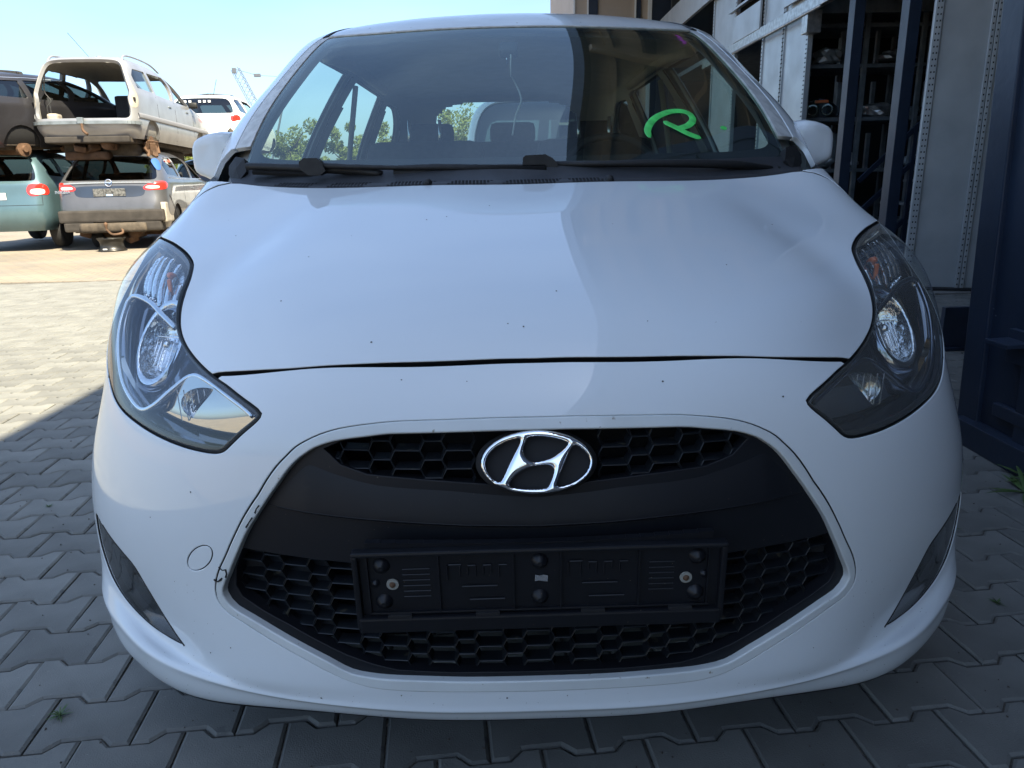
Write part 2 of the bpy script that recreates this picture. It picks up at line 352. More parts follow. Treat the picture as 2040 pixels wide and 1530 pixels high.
def panel(name, S, loop, holes, m, parent, step=(.1, .12), off=0., rim=.012, rnd=.0016, hole_rim=None, inward=None, flip=False, offf=None, gap_shade=None, **k):
    """a sheet cut from the surface S by parameter loops, with rounded edges turned inwards"""
    V, F = triangulate(loop, holes, step)
    def pos(A):
        o = off if offf is None else off+offf(A[:, 0], A[:, 1]); return S.ev(A[:, 0], A[:, 1], o)
    def nrm(A):
        if offf is None: return S.out(A[:, 0], A[:, 1])
        e = 2e-3; du = pos(A+[e, 0])-pos(A-[e, 0]); dv = pos(A+[0, e])-pos(A-[0, e]); n = -np.cross(du, dv)*getattr(S, 'sgn', 1); return n/np.maximum(np.linalg.norm(n, axis=1, keepdims=True), 1e-12)
    X = pos(V); N = nrm(V); fc = X[F]; g = np.cross(fc[:, 1]-fc[:, 0], fc[:, 2]-fc[:, 0]); s = (g*N[F].mean(1)).sum(1) < 0
    F = np.where(s[:, None], F[:, ::-1], F)
    vs = [X]; ns = [N]; fs = [tuple(f) for f in F]; n0 = len(X)
    q0 = len(fs); deep = []
    if rim:
        for li, l in enumerate([loop]+list(holes)):
            A = np.array(l)[:, :2]; P = pos(A); n = nrm(A); t = np.roll(P, -1, 0)-np.roll(P, 1, 0); t /= np.maximum(np.linalg.norm(t, axis=1, keepdims=True), 1e-9)
            o = np.cross(t, n)
            # 'outward' from the sheet: test with the parameter-plane orientation
            Q = grow(l, 1e-3) if li == 0 else grow(l, -1e-3); d = pos(np.array(Q))-P; sg = np.sign((d*o).sum(1)); sg[sg == 0] = 1; sgn = 1 if sg.sum() > 0 else -1; o = o*sgn
            r = rnd; depth = (hole_rim if (hole_rim is not None and li > 0) else rim)
            rings = [(P, n), (P+r*.7*o-r*.3*n, .7*o+.7*n), (P+r*o-r*n, o), (P+r*o-(r+depth)*n, o)]
            if inward: rings.append((P+r*o-(r+depth)*n-inward*o, -n))
            b = n0; c = len(P)
            for q, w in rings: vs.append(q); ns.append(w/np.maximum(np.linalg.norm(w, axis=1, keepdims=True), 1e-9))
            for ri in range(len(rings)-1):
                if ri == 2 and gap_shade and not (li > 0 and gap_shade == 'outer'): deep.append((len(fs), len(fs)+c))
                for i in range(c):
                    a1, a2 = b+ri*c+i, b+ri*c+(i+1) % c; f = (a1, a2, a2+c, a1+c); fs.append(f if sgn > 0 else f[::-1])
            n0 += len(rings)*c
    X = np.vstack(vs); N = np.vstack(ns)
    for i in range(q0, len(fs)):
        f = fs[i]; g = np.cross(X[f[2]]-X[f[0]], X[f[3]]-X[f[1]])
        if g@(N[f[0]]+N[f[1]]+N[f[2]]+N[f[3]]) < 0: fs[i] = f[::-1]
    if flip: fs = [f[::-1] for f in fs]; N = -N
    o = meshobj(name, X, fs, m, parent, normals=N, **k)
    if deep:
        o.data.materials.append(M['rubber'])  # deep edge walls coloured black: rubber seal and the shade of panel gaps
        for a, b in deep:
            for i in range(a, b): o.data.polygons[i].material_index = 1
    return o
def ribbon(S, path, w, h, off):
    """a raised strip following a parameter path on a surface: (verts, faces)"""
    A = np.array(path)[:, :2]; P = S.ev(A[:, 0], A[:, 1], off); n = S.out(A[:, 0], A[:, 1]); t = np.gradient(P, axis=0); t /= np.linalg.norm(t, axis=1, keepdims=True); o = np.cross(t, n)
    w = np.asarray(w)[:, None] if np.ndim(w) else w
    prof = [(-.5, -.5), (-.5, .2), (-.3, .5), (.3, .5), (.5, .2), (.5, -.5)]; c = len(prof)
    V = np.concatenate([(P+o*a*w+n*b*h)[:, None] for a, b in prof], 1).reshape(-1, 3); F = []
    for i in range(len(P)-1):
        for k in range(c): F.append((i*c+k, i*c+(k+1) % c, (i+1)*c+(k+1) % c, (i+1)*c+k))
    F.append(tuple(range(c))); F.append(tuple((len(P)-1)*c+k for k in range(c))[::-1]); return V, F
def hermite(pts, n=8):
    """smooth open 3-D path"""
    P = [Vector(p) for p in pts]; out = []
    for i in range(len(P)-1):
        a = (P[min(i+1, len(P)-1)]-P[max(i-1, 0)])/2; b = (P[min(i+2, len(P)-1)]-P[i])/2
        for k in range(n): t = k/n; out.append((2*t**3-3*t*t+1)*P[i]+(t**3-2*t*t+t)*a+(-2*t**3+3*t*t)*P[i+1]+(t**3-t*t)*b)
    return out+[P[-1]]
# ------------------------------------------------------------------ ground and paving
def ground():
    def sheet(name, x0, x1, y0, y1, z, m): return meshobj(name, [(x0, y0, z), (x1, y0, z), (x1, y1, z), (x0, y1, z)], [(0, 1, 2, 3)], m, kind='structure')
    g = bpy.data.materials.new('yard_paving'); g.use_nodes = True; nt = g.node_tree; b = nt.nodes['Principled BSDF']; L = nt.links.new; b.inputs['Roughness'].default_value = .9
    tc = nt.nodes.new('ShaderNodeTexCoord'); mp = nt.nodes.new('ShaderNodeMapping'); mp.inputs['Rotation'].default_value = (0, 0, R(-6)); L(tc.outputs['Object'], mp.inputs[0])
    br = nt.nodes.new('ShaderNodeTexBrick'); br.inputs['Scale'].default_value = 1; br.inputs['Brick Width'].default_value = .2; br.inputs['Row Height'].default_value = .14; br.inputs['Mortar Size'].default_value = .006
    br.inputs['Color1'].default_value = (.245, .208, .160, 1); br.inputs['Color2'].default_value = (.20, .18, .158, 1); br.inputs['Mortar'].default_value = (.13, .115, .095, 1); L(mp.outputs[0], br.inputs[0])
    nz = nt.nodes.new('ShaderNodeTexNoise'); nz.inputs['Scale'].default_value = .7; nz.inputs['Detail'].default_value = 8; L(tc.outputs['Object'], nz.inputs[0])
    rp = nt.nodes.new('ShaderNodeValToRGB'); rp.color_ramp.elements[0].position = .3; rp.color_ramp.elements[0].color = (.8, .78, .74, 1); rp.color_ramp.elements[1].position = .7; rp.color_ramp.elements[1].color = (1.15, 1.12, 1.05, 1); L(nz.outputs[0], rp.inputs[0])
    mx = nt.nodes.new('ShaderNodeMixRGB'); mx.blend_type = 'MULTIPLY'; mx.inputs[0].default_value = 1; L(br.outputs[0], mx.inputs[1]); L(rp.outputs[0], mx.inputs[2]); L(mx.outputs[0], b.inputs[0])
    sheet('ground', -400, 400, -300, 900, -.030, g)
    # bedding under the laid pavers, with the far yard paving round it
    sheet('paving_bed', -6.6, 5.2, .2, 8.8, -.0085, M['sand'])
    q = bpy.data.objects['ground']; me = q.data; me.clear_geometry()
    me.from_pydata([(-400, -300, -.03), (400, -300, -.03), (400, 900, -.03), (-400, 900, -.03), (-6.6, .2, -.03), (5.2, .2, -.03), (5.2, 8.8, -.03), (-6.6, 8.8, -.03), (-6.6, .2, -.001), (5.2, .2, -.001), (5.2, 8.8, -.001), (-6.6, 8.8, -.001), (-400, -300, -.001), (400, -300, -.001), (400, 900, -.001), (-400, 900, -.001)], [], [(12, 13, 9, 8), (13, 14, 10, 9), (14, 15, 11, 10), (15, 12, 8, 11), (8, 9, 5, 4), (9, 10, 6, 5), (10, 11, 7, 6), (11, 8, 4, 7), (4, 5, 6, 7)])
ground()
def pavers():
    a, pit, J = .0125, .14, .0036
    top = [(0, a), (.0375, a), (.0625, -a), (.1375, -a), (.1625, a), (.2, a)]
    poly = [(x, pit/2+w) for x, w in top]+[(x, -pit/2-w) for x, w in top[::-1]]
    P = np.array(poly)-[.1, 0]
    def inset(P, d):
        A = np.roll(P, 1, 0); B = np.roll(P, -1, 0); e1 = P-A; e2 = B-P; n1 = np.stack([-e1[:, 1], e1[:, 0]], 1); n2 = np.stack([-e2[:, 1], e2[:, 0]], 1); n1 /= np.linalg.norm(n1, axis=1, keepdims=True); n2 /= np.linalg.norm(n2, axis=1, keepdims=True)
        m = n1+n2; m /= (m*m).sum(1, keepdims=True)/2; s = 1 if ((P[:, 0]*B[:, 1]-P[:, 1]*B[:, 0]).sum() > 0) else -1; return P+m*s*d
    if True:
        c1 = inset(P, J/2); c2 = inset(P, J/2+.0055)
        n = len(P); V = [(x, y, 0) for x, y in c2]+[(x, y, -.0042) for x, y in c1]+[(x, y, -.03) for x, y in c1]; F = [tuple(range(n))[::1]]+[(i, (i+1) % n, n+(i+1) % n, n+i) for i in range(n)]+[(n+i, n+(i+1) % n, 2*n+(i+1) % n, 2*n+i) for i in range(n)]
    me = bpy.data.meshes.new('paver'); me.from_pydata(V, [], F); me.materials.append(M['paver']); bm = bmesh.new(); bm.from_mesh(me); bmesh.ops.recalc_face_normals(bm, faces=bm.faces); 
    if sum(f.normal.z for f in bm.faces) < 0: bmesh.ops.reverse_faces(bm, faces=bm.faces)
    bm.to_mesh(me); bm.free()
    th = R(5.5); c, s = math.cos(th), math.sin(th); items = []
    for r in range(-10, 72):
        for k in range(-40, 40):
            x = k*.2+(.1 if r % 2 else 0); y = r*pit; X = c*x-s*y; Y = s*x+c*y+.25
            if -6.45 < X < 5.05 and .33 < Y < 8.68: items.append((X, Y))
    cam = scn.camera; inv = cam.matrix_world.inverted(); f = cam.data.lens/36
    def vis(X, Y):
        p = inv @ Vector((X, Y, 0))
        if p.z > -.1: return False
        u, v = p.x/-p.z*f, p.y/-p.z*f
        if abs(u) > .54 or abs(v) > .41: return False
        if abs(X) < .80 and Y > 1.30: return False
        if X > 1.9 and Y > 2.4 or (X > .86 and Y > 3.2) or (X > 1.95): return False
        if X < -.95 and Y > 2.0 and abs(X) < .36*Y: return False
        return True
    rr = random.Random(5); V_ = [it for it in items if vis(*it)]; V_.sort(key=lambda q: math.hypot(q[0], q[1])); near = set(V_[:300]); bed = bpy.data.objects['paving_bed']
    stuff = MB()
    base = [v.co.copy() for v in me.vertices]; faces = [tuple(p.vertices) for p in me.polygons]
    for X, Y in items:
        tilt = Matrix.Translation((X, Y, rr.uniform(-.0022, .0012))) @ Matrix.Rotation(th+rr.gauss(0, .006), 4, 'Z') @ Matrix.Rotation(rr.gauss(0, .006), 4, 'X') @ Matrix.Rotation(rr.gauss(0, .005), 4, 'Y')
        if (X, Y) in near:
            o = bpy.data.objects.new('paver', me); col.objects.link(o); o.parent = bed; o.matrix_world = tilt
        else: stuff.add([tilt @ v for v in base], faces)
    stuff.build('far_pavers', 'paver', bed, kind='stuff')
pavers()
def grit():
    rr = random.Random(17); b = MB()
    for _ in range(900):
        x, y = rr.uniform(-2.6, 1.9), rr.uniform(.6, 3.2); s = rr.uniform(.0012, .0038); z = .0005; k = [s*rr.uniform(.6, 1.3) for _ in range(6)]
        b.add([(x+k[0], y, z), (x, y+k[1], z), (x-k[2], y, z), (x, y-k[3], z), (x, y, z+k[4])], [(0, 1, 4), (1, 2, 4), (2, 3, 4), (3, 0, 4)])
    b.build('grit', 'dirt', kind='stuff')
grit()
# ------------------------------------------------------------------ the hall on the right: canopy, gate leaf, racking
def hall():
    # canopy over the right side of the car
    cn = empty('canopy', (2.2, 2, 6), label='wide roof canopy with brown soffit over the right side of the yard', cat='canopy')
    def C(name, x0, x1, y0, y1, z0, z1, m, ch=0, par=cn):
        b = MB(); b.box(x0-par.location.x, x1-par.location.x, y0-par.location.y, y1-par.location.y, z0-par.location.z, z1-par.location.z, ch); return b.build(name, m, par)
    C('roof_deck', 1.15, 12, -9, 17.9, 6.06, 6.35, 'soffit')
    C('fascia', 1.05, 1.145, -9, 17.9, 5.85, 6.78, 'navy')
    for i in range(8): C('purlin', 1.45+i*.62, 1.57+i*.62, -9, 17.9, 5.94, 6.055, 'navy' if i % 2 else 'soffit')
    for y in (-8, -4.6, -1.2, 2.2, 5.6, 9.0, 12.4, 15.8): C('cross_beam', 1.15, 12, y, y+.2, 5.62, 5.935, 'soffit')
    # open gate leaf standing along the car
    gt = empty('steel_gate', (1.84, 2.85, 0), label='navy blue steel gate leaf standing open at the right edge', cat='gate')
    def G(name, *a, m='navy', ch=0, par=None):
        b = MB(); L_ = gt.location; b.box(a[0]-L_.x, a[1]-L_.x, a[2]-L_.y, a[3]-L_.y, a[4], a[5], ch); return b.build(name, m, par or gt)
    skew = .0
    G('leaf_sheet', 1.86, 1.90, -4.5, 2.80, .04, 5.3)
    G('end_post', 1.84, 1.96, 2.72, 2.84, .02, 5.4, ch=.006)
    G('stile', 1.835, 1.858, 2.44, 2.50, .04, 5.3, ch=.003)
    G('recess_panel', 1.843, 1.858, -2.0, 2.36, .98, 1.75, m='black_matte', ch=.004)
    G('bottom_rail', 1.83, 1.858, -4.5, 2.62, .16, .21, ch=.006, m='navy')
    G('kick_plate', 1.80, 1.86, -4.5, 2.80, .0, .10, ch=.004)
    for z in (2.2, 3.6): G('cross_rail', 1.832, 1.858, -4.5, 2.70, z, z+.06, ch=.004)
    b = MB(); b.box(-.09, 0, -.06, .06, -.008, .008, .003, T(1.835-1.84, 2.52-2.85, .46)); b.box(-.005, .02, -.06, .06, -.06, .06, .002, T(1.835-1.84, 2.52-2.85, .44)); b.build('latch_bracket', 'navy', gt)
    gt.location.x = 1.80; gt.rotation_euler = (0, -R(2.0), 0)
    # low guard plate on the ground beyond the gate
    b = MB(); b.box(-.12, .55, -.02, .02, 0, .26, .004); b.box(-.12, .55, -.06, .06, 0, .02, .004)
    o = b.build('kerb_guard', 'navy'); o.location = (2.72, 4.35, 0); props(o, 'low navy steel guard plate on the paving beyond the gate post', 'guard rail')
    for k in range(3):
        b = MB(); b.lathe([(0, -.006), (.010, -.005), (.011, 0)], 12, T(.02, -.02, .06+.07*k, R(90))); b.build('bolt', 'galv', o)
    # racking, first bay: perforated galvanised side panel
    def perf(mb, p0, p1, z0, z1, w=.0):
        n = int((z1-z0)/.05)
        for i in range(n): yield z0+(i+.5)*(z1-z0)/n
    rk = empty('storage_rack', (3.9, 6.65, 0), label='tall galvanised rack end panel with rows of punched holes beside the navy gate', cat='rack panel')
    ang = math.atan2(-.18, .55); m_ = Matrix.Rotation(ang, 4, 'Z')
    def K(name, x0, x1, y0, y1, z0, z1, m='galv', ch=0):
        b = MB(); b.box(x0, x1, y0, y1, z0, z1, ch, m_); return b.build(name, m, rk)
    K('sheet', -.215, .205, 0, .02, .03, 5.2); K('upright_post', -.285, -.22, -.02, .05, 0, 5.3, ch=.006); K('upright_post', .14, .175, -.022, -.003, 0, 5.3, ch=.004); K('upright_post', .18, .215, -.018, .04, 0, 5.3, ch=.004); K('sheet', .22, .42, .0, .02, .03, 5.2)
    h = MB()
    for i in range(104):
        z = .06+i*.05
        for x, y in ((-.262, -.0225), (-.238, -.0225), (.158, -.0245), (.198, -.0205)): h.box(x-.005, x+.005, y, y+.002, z-.007, z+.007, 0, m_)
    h.build('punched_holes', 'black_matte', rk, kind='stuff')
    b = MB(); b.box(-.32, .3, -.12, .02, .0, .03, .004, m_); b.build('base_plate', 'black_matte', rk)
    # second row of panels along the front of the hall: (y0, y1)
    X0 = 3.62
    for i, (y0, y1, lab) in enumerate([(9.42, 10.15, 'pale galvanised rack panel nearest the dark open shelves'), (10.22, 10.95, 'pale galvanised rack panel second from the open shelves with a red strap'), (12.3, 13.5, 'pale galvanised rack panel farthest back under the beige wall')]):
        p = empty('storage_rack', (X0, y0, 0), label=lab, cat='rack panel', group='rack panels along the hall front')
        b = MB(); b.box(0, .02, 0, y1-y0, .03, 4.6); b.build('sheet', 'galv', p)
        for yy in (-.05, y1-y0):
            b = MB(); b.box(-.02, .04, yy, yy+.055, 0, 4.7, .004); b.build('upright_post', 'galv', p)
            b = MB()
            for k in range(90): b.box(-.0225, -.02, yy+.012, yy+.022, .06+k*.05, .075+k*.05); b.box(-.0225, -.02, yy+.034, yy+.044, .06+k*.05, .075+k*.05)
            b.build('punched_holes', 'black_matte', p, kind='stuff')
    b = MB(); b.tube([(3.585, 10.18, 1.1), (3.583, 10.18, 1.4), (3.585, 10.185, 1.72)], .012, 6); o = b.build('red_strap', 'red_pipe'); props(o, 'thin red strap hanging between two pale rack panels', 'strap')
    # upper floor edge: fascia box, rails and tube light
    fl = empty('mezzanine', (X0, 9, 2.9), label='mezzanine floor edge with grey fascia, rails and shelves above the dark bay', cat='mezzanine')
    def Z(name, x0, x1, y0, y1, z0, z1, m='galv', ch=0):
        b = MB(); b.box(x0-X0, x1-X0, y0-9, y1-9, z0-2.9, z1-2.9, ch); return b.build(name, m, fl)
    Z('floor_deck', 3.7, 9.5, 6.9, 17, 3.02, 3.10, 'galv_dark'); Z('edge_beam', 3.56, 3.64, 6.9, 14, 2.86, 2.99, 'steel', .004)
    Z('fascia_panel', 3.55, 3.58, 8.25, 10.1, 3.05, 3.42, 'galv', .003); Z('fascia_panel', 3.55, 3.58, 11.0, 12.2, 2.98, 3.34, 'galv', .003)
    Z('upper_band', 3.50, 3.56, 12.6, 17.5, 3.86, 4.32, 'galv', .004)
    Z('cap_rail', 3.52, 3.58, 6.9, 12.4, 3.43, 3.46, 'steel'); 
    b = MB(); b.tube([(3.53-X0, 8.9-9, 2.83-2.9), (3.53-X0, 12.3-9, 2.83-2.9)], .018, 8); b.build('tube_rail', 'steel', fl, smooth=True)
    b = MB()
    for k in range(60): b.box(3.548-X0, 3.552-X0, 7.0+k*.03-9, 7.018+k*.03-9, 2.88-2.9, 2.96-2.9)
    b.build('punched_holes', 'black_matte', fl, kind='stuff')
    for i in range(5): Z('upper_shelf', 3.9, 9.4, 9.9, 10.6, 3.55+.0*i, 3.58, 'galv_dark') if i == 0 else None
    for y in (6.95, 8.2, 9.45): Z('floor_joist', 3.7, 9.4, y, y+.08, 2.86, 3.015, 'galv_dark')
    b = MB(); b.box(3.62-X0, 3.70-X0, 11.1-9, 11.9-9, 3.5-2.9, 3.52-2.9); b.build('small_shelf', 'galv', fl)
    # bracket box at the rail end
    Z('corner_bracket', 3.53, 3.70, 9.25, 9.42, 2.62, 2.86, 'steel', .006)
    # things on the upper floor
    b = bmesh.new(); bmesh.ops.create_icosphere(b, subdivisions=3, radius=.16)
    for v in b.verts: v.co = v.co*(1+.25*math.sin(7*v.co.x*6+3*v.co.z*8)*.6); v.co.z *= .8
    me = bpy.data.meshes.new('red_bag'); b.to_mesh(me); b.free(); o = link('red_bag', me, mat('red_plastic_bag', (.30, .015, .02), .35, noise=.3, nscale=9)); o.location = (3.80, 11.6, 3.66); props(o, 'crumpled red bag lying on the upper shelf of the hall', 'bag')
    # navy columns
    for y, lab in ((8.36, 'navy steel column in front of the shelves, the one nearer the rack panels'), (7.26, 'navy steel column in front of the shelves, the one nearer the gate')):
        o = MB().box(-.055, .055, -.07, .07, 0, 3.0, .004).build('steel_column', 'navy'); o.location = (3.70, y, 0); props(o, lab, 'column', 'navy columns of the hall front')
    # the shelving inside, facing the yard entrance
    sh = empty('storage_shelving', (6, 10, 0), label='dark storage shelving full of salvaged parts inside the hall', cat='shelving')
    def S_(name, x0, x1, y0, y1, z0, z1, m='galv_dark', ch=0):
        b = MB(); b.box(x0-6, x1-6, y0-10, y1-10, z0, z1, ch); return b.build(name, m, sh)
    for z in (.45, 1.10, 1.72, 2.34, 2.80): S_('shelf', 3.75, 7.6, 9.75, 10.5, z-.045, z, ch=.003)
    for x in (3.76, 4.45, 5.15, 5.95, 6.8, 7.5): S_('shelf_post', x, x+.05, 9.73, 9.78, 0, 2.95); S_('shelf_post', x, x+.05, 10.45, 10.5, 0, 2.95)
    for x in (4.28, 4.72, 5.4, 6.3):
        for z in (1.10, 1.72, 2.34): S_('divider', x, x+.045, 10.0, 10.05, z, z+.44)
    # enclosing walls, floor and ceiling of the hall (dark inside)
    w = empty('hall_building', (6.5, 6, 0), label='navy steel hall whose open front shows dark shelving on the right', cat='building')
    def W(name, x0, x1, y0, y1, z0, z1, m='black_matte'):
        b = MB(); b.box(x0-6.5, x1-6.5, y0-6, y1-6, z0, z1); return b.build(name, m, w)
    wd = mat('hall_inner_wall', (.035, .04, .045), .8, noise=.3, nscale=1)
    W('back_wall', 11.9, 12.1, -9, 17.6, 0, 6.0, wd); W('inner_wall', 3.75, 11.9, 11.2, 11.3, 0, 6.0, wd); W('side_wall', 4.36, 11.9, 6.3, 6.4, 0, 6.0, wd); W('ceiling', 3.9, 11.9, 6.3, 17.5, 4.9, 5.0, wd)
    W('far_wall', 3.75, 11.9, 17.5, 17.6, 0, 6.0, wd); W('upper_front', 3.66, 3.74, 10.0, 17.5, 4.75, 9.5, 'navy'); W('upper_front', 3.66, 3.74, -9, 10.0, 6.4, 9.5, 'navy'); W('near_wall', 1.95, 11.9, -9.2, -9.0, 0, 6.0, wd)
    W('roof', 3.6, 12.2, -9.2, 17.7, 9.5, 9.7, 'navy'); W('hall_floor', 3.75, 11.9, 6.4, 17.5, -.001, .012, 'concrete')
    # stair with slanting rails in front of the shelves
    st = empty('stair', (5, 8.9, 0), label='steel stair with slanting handrails in front of the dark shelves', cat='stair')
    for k, (a, b_) in enumerate([((4.15, 8.9, .95), (5.7, 8.9, 2.45)), ((4.15, 8.9, .55), (6.2, 8.9, 2.55)), ((4.25, 8.9, .02), (6.7, 8.9, 2.40)), ((4.15, 9.3, .35), (6.2, 9.3, 2.35))]):
        m2 = MB(); m2.bar(Vector(a)-Vector((5, 8.9, 0)), Vector(b_)-Vector((5, 8.9, 0)), .035, .05); m2.build('handrail' if k < 3 else 'stringer', 'navy', st)
    for x, z0, z1 in ((4.75, .1, 1.55), (5.45, .5, 2.2), (6.0, .9, 2.4)):
        m2 = MB(); m2.bar((x-5, 0, z0), (x-5, 0, z1), .045); m2.build('baluster', 'navy', st)
    for k in range(9):
        m2 = MB(); m2.box(-.14, .14, 0, .6, -.015, .015, 0, T(4.35+k*.26-5, 0, .16+k*.26)); m2.build('tread', 'galv_dark', st)
hall()
# parts lying on the shelves
def shelf_parts():
    def lampunit(loc, rz, s, lab, amber=True):
        o = empty('salvaged_headlamp', loc, rz, label=lab, cat='headlamp')
        P = [(-.20, 0), (-.21, .10), (-.15, .19), (-.03, .23), (.10, .20), (.19, .12), (.22, .03), (.2, 0)]
        b = MB(); b.prism([(x*s, z*s) for x, z in P], .12*s, T(0, .06*s, 0, R(90))); b.build('housing', 'lamp_dark', o)
        bm = bmesh.new(); vs = [bm.verts.new((x*s*.97, -.062*s-.03*s*(1-(x/.22)**2), z*s*.97+.002)) for x, z in P]; c = bm.verts.new((0, -.12*s, .10*s))
        for i in range(len(vs)): bm.faces.new((vs[i], vs[(i+1) % len(vs)], c))
        me = bpy.data.meshes.new('cover'); bm.to_mesh(me); bm.free(); cv = link('cover', me, 'glass', o); md = cv.modifiers.new('s', 'SUBSURF'); md.levels = md.render_levels = 1
        for x in (-.10, .07):
            b = MB(); b.lathe([(0, -.03*s), (.03*s, -.025*s), (.055*s, -.005*s), (.07*s, .02*s)], 20, T(x*s, -.065*s, .09*s, R(90))); b.build('reflector', 'reflector', o, smooth=True)
        if amber: b = MB(); b.box(-.08*s, .08*s, -.10*s, -.07*s, .17*s, .205*s, .01); b.build('amber_lens', 'orange', o)
    lampunit((4.02, 9.85, 1.725), R(-18), 1.0, 'old headlamp with an amber top lens on the shelf beside the rack panel')
    lampunit((5.55, 9.9, 1.725), R(10), .75, 'clear old headlamp lying on the shelf between the two navy columns and the panel', False)
    lampunit((5.62, 9.95, 1.90), R(-12), .55, 'small round-topped headlamp stacked above another on the middle shelf', False)
    rr = random.Random(11)
    def lump(name, loc, sx, sy, sz, m, lab, cat, seed):
        bm = bmesh.new(); bmesh.ops.create_icosphere(bm, subdivisions=3, radius=1); q = random.Random(seed); ph = [q.uniform(0, 6) for _ in range(6)]
        for v in bm.verts:
            k = 1+.16*math.sin(3*v.co.x+ph[0])+.14*math.sin(4*v.co.y+ph[1])+.14*math.sin(5*v.co.z+ph[2])+.08*math.sin(9*v.co.x+7*v.co.z+ph[3]); v.co = Vector((v.co.x*sx*k, v.co.y*sy*k, max(v.co.z, -.7)*sz*k))
        me = bpy.data.meshes.new(name); bm.to_mesh(me); bm.free(); o = link(name, me, m); o.location = loc; props(o, lab, cat); return o
    lump('wrapped_part', (4.75, 9.95, 1.80), .22, .15, .09, 'steel', 'grey wrapped car part on the shelf right of the amber headlamp', 'car part', 1)
    lump('wrapped_part', (5.2, 10.0, 1.79), .16, .12, .08, 'galv_dark', 'dull wrapped part on the middle shelf behind the navy column', 'car part', 2)
    lump('wrapped_part', (5.35, 9.95, 1.17), .30, .15, .07, 'galv', 'long pale part on the lower shelf behind the stair', 'car part', 3)
    lump('wrapped_part', (4.5, 9.95, 1.18), .12, .12, .09, 'steel', 'small round part on the lower shelf left of the navy column', 'car part', 4)
    for x, y, z, sx, sz, m2, lab, sd in [(4.10, 9.95, 2.45, .16, .10, 'galv', 'pale car part on the upper shelf beside the rack panel', 5), (4.95, 9.95, 2.44, .20, .09, 'steel', 'grey car part on the upper shelf between the two navy columns', 6), (5.75, 9.95, 2.45, .2, .10, 'galv', 'pale car part on the upper shelf right of the navy column near the gate', 7), (4.15, 9.95, 1.19, .15, .09, 'galv', 'pale rounded part on the lower shelf just right of the door mirror', 8), (6.1, 9.95, 1.81, .2, .09, 'steel', 'grey bundled part on the middle shelf beside the stair rails', 9), (5.9, 9.95, 1.19, .22, .08, 'galv', 'pale part on the lower shelf behind the stair rails', 10)]:
        lump('car_part', (x, y, z), sx, .14, sz, m2, lab, 'car part', sd)
    # tarpaulin or bumper skin hanging in the bay
    bm = bmesh.new(); n, m_ = 28, 20; g = []
    for i in range(n):
        x = -.24+.48*i/(n-1)
        g.append([bm.verts.new((x*(1-.18*j/m_), .035*math.sin(i*1.15+.2*j)+.02*math.sin(i*2.7+j*.5), -.78*j/(m_-1)+.03*math.sin(i*.6)*(j/m_))) for j in range(m_)])
    for i in range(n-1):
        for j in range(m_-1): bm.faces.new((g[i][j], g[i+1][j], g[i+1][j+1], g[i][j+1]))
    me = bpy.data.meshes.new('hanging_cover'); bm.to_mesh(me); bm.free(); o = link('hanging_cover', me, mat('grey_cover_cloth', (.05, .065, .08), .7)); o.location = (4.72, 8.2, 1.02); props(o, 'dark grey ribbed cover hanging beside the stair in the hall', 'cover')
    so = o.modifiers.new('t', 'SOLIDIFY'); so.thickness = .01
shelf_parts()
# ------------------------------------------------------------------ beige building beyond the car
def beige():
    o = empty('beige_building', (6, 20, 0), label='tall beige clad building with navy window strips behind the roof', cat='building')
    def B(name, x0, x1, y0, y1, z0, z1, m='beige'):
        b = MB(); b.box(x0-6, x1-6, y0-20, y1-20, z0, z1); return b.build(name, m, o)
    B('wall', 1.68, 9.5, 18.0, 26, 0, 7.2)
    for x0, x1 in ((2.0, 2.20), (3.06, 3.16), (3.40, 4.0)):
        B('window_strip', x0, x1, 17.96, 17.999, 0.2, 7.0, 'navy'); B('white_trim', x0-.035, x0-.004, 17.95, 17.999, 0.2, 7.0, 'clear_white'); 
    B('white_trim', 3.32, 3.40, 17.93, 17.999, .2, 7.0, 'clear_white')
    B('corner_trim', 1.66, 1.70, 17.97, 17.999, 0, 7.2, 'clear_white')
    r = MB(); r.tube([(1.35-6, -2.2, 5.15), (1.68-6, -2.2, 5.15)], .018, 6); r.tube([(1.36-6, -2.2, 5.10), (1.36-6, -2.2, 6.2)], .012, 6); r.build('red_rail', 'red_pipe', o)
beige()
# ------------------------------------------------------------------ stacked scrap cars in the yard
def car_net(rows):
    net = []
    for z, yr, yf, w, *dz in rows:
        ys = [yr+.42+(yf-.45-yr-.42)*t for t in (.22, .48, .74)]; d = dz[0] if dz else 0.
        net.append([(0, yr, z+d), (.5*w, yr+.012, z+d), (.82*w, yr+.05, z+d*.7), (.96*w, yr+.16, z), (w, yr+.42, z)]+[(w*1.005, y, z) for y in ys]+[(w, yf-.45, z), (.93*w, yf-.14, z), (.65*w, yf-.03, z), (0, yf, z)])
    return net
ESTATE = [(.26, .14, 4.55, .80), (.42, .02, 4.66, .88), (.60, .0, 4.68, .90), (.78, .05, 4.62, .90), (.92, .08, 4.2, .895), (1.0, .14, 3.55, .875), (1.16, .34, 3.15, .81), (1.31, .52, 2.8, .74), (1.42, .72, 2.4, .64), (1.475, 1.0, 2.05, .45), (1.49, 1.4, 1.7, .004)]
VAN = [(.28, .12, 4.12, .80), (.45, .0, 4.25, .86), (.62, .0, 4.28, .87), (.80, .04, 4.2, .87), (.95, .06, 3.85, .865), (1.04, .08, 3.4, .85), (1.2, .13, 3.05, .80), (1.4, .22, 2.65, .735), (1.54, .34, 2.2, .66), (1.62, .58, 1.9, .48), (1.64, 1.1, 1.4, .004)]
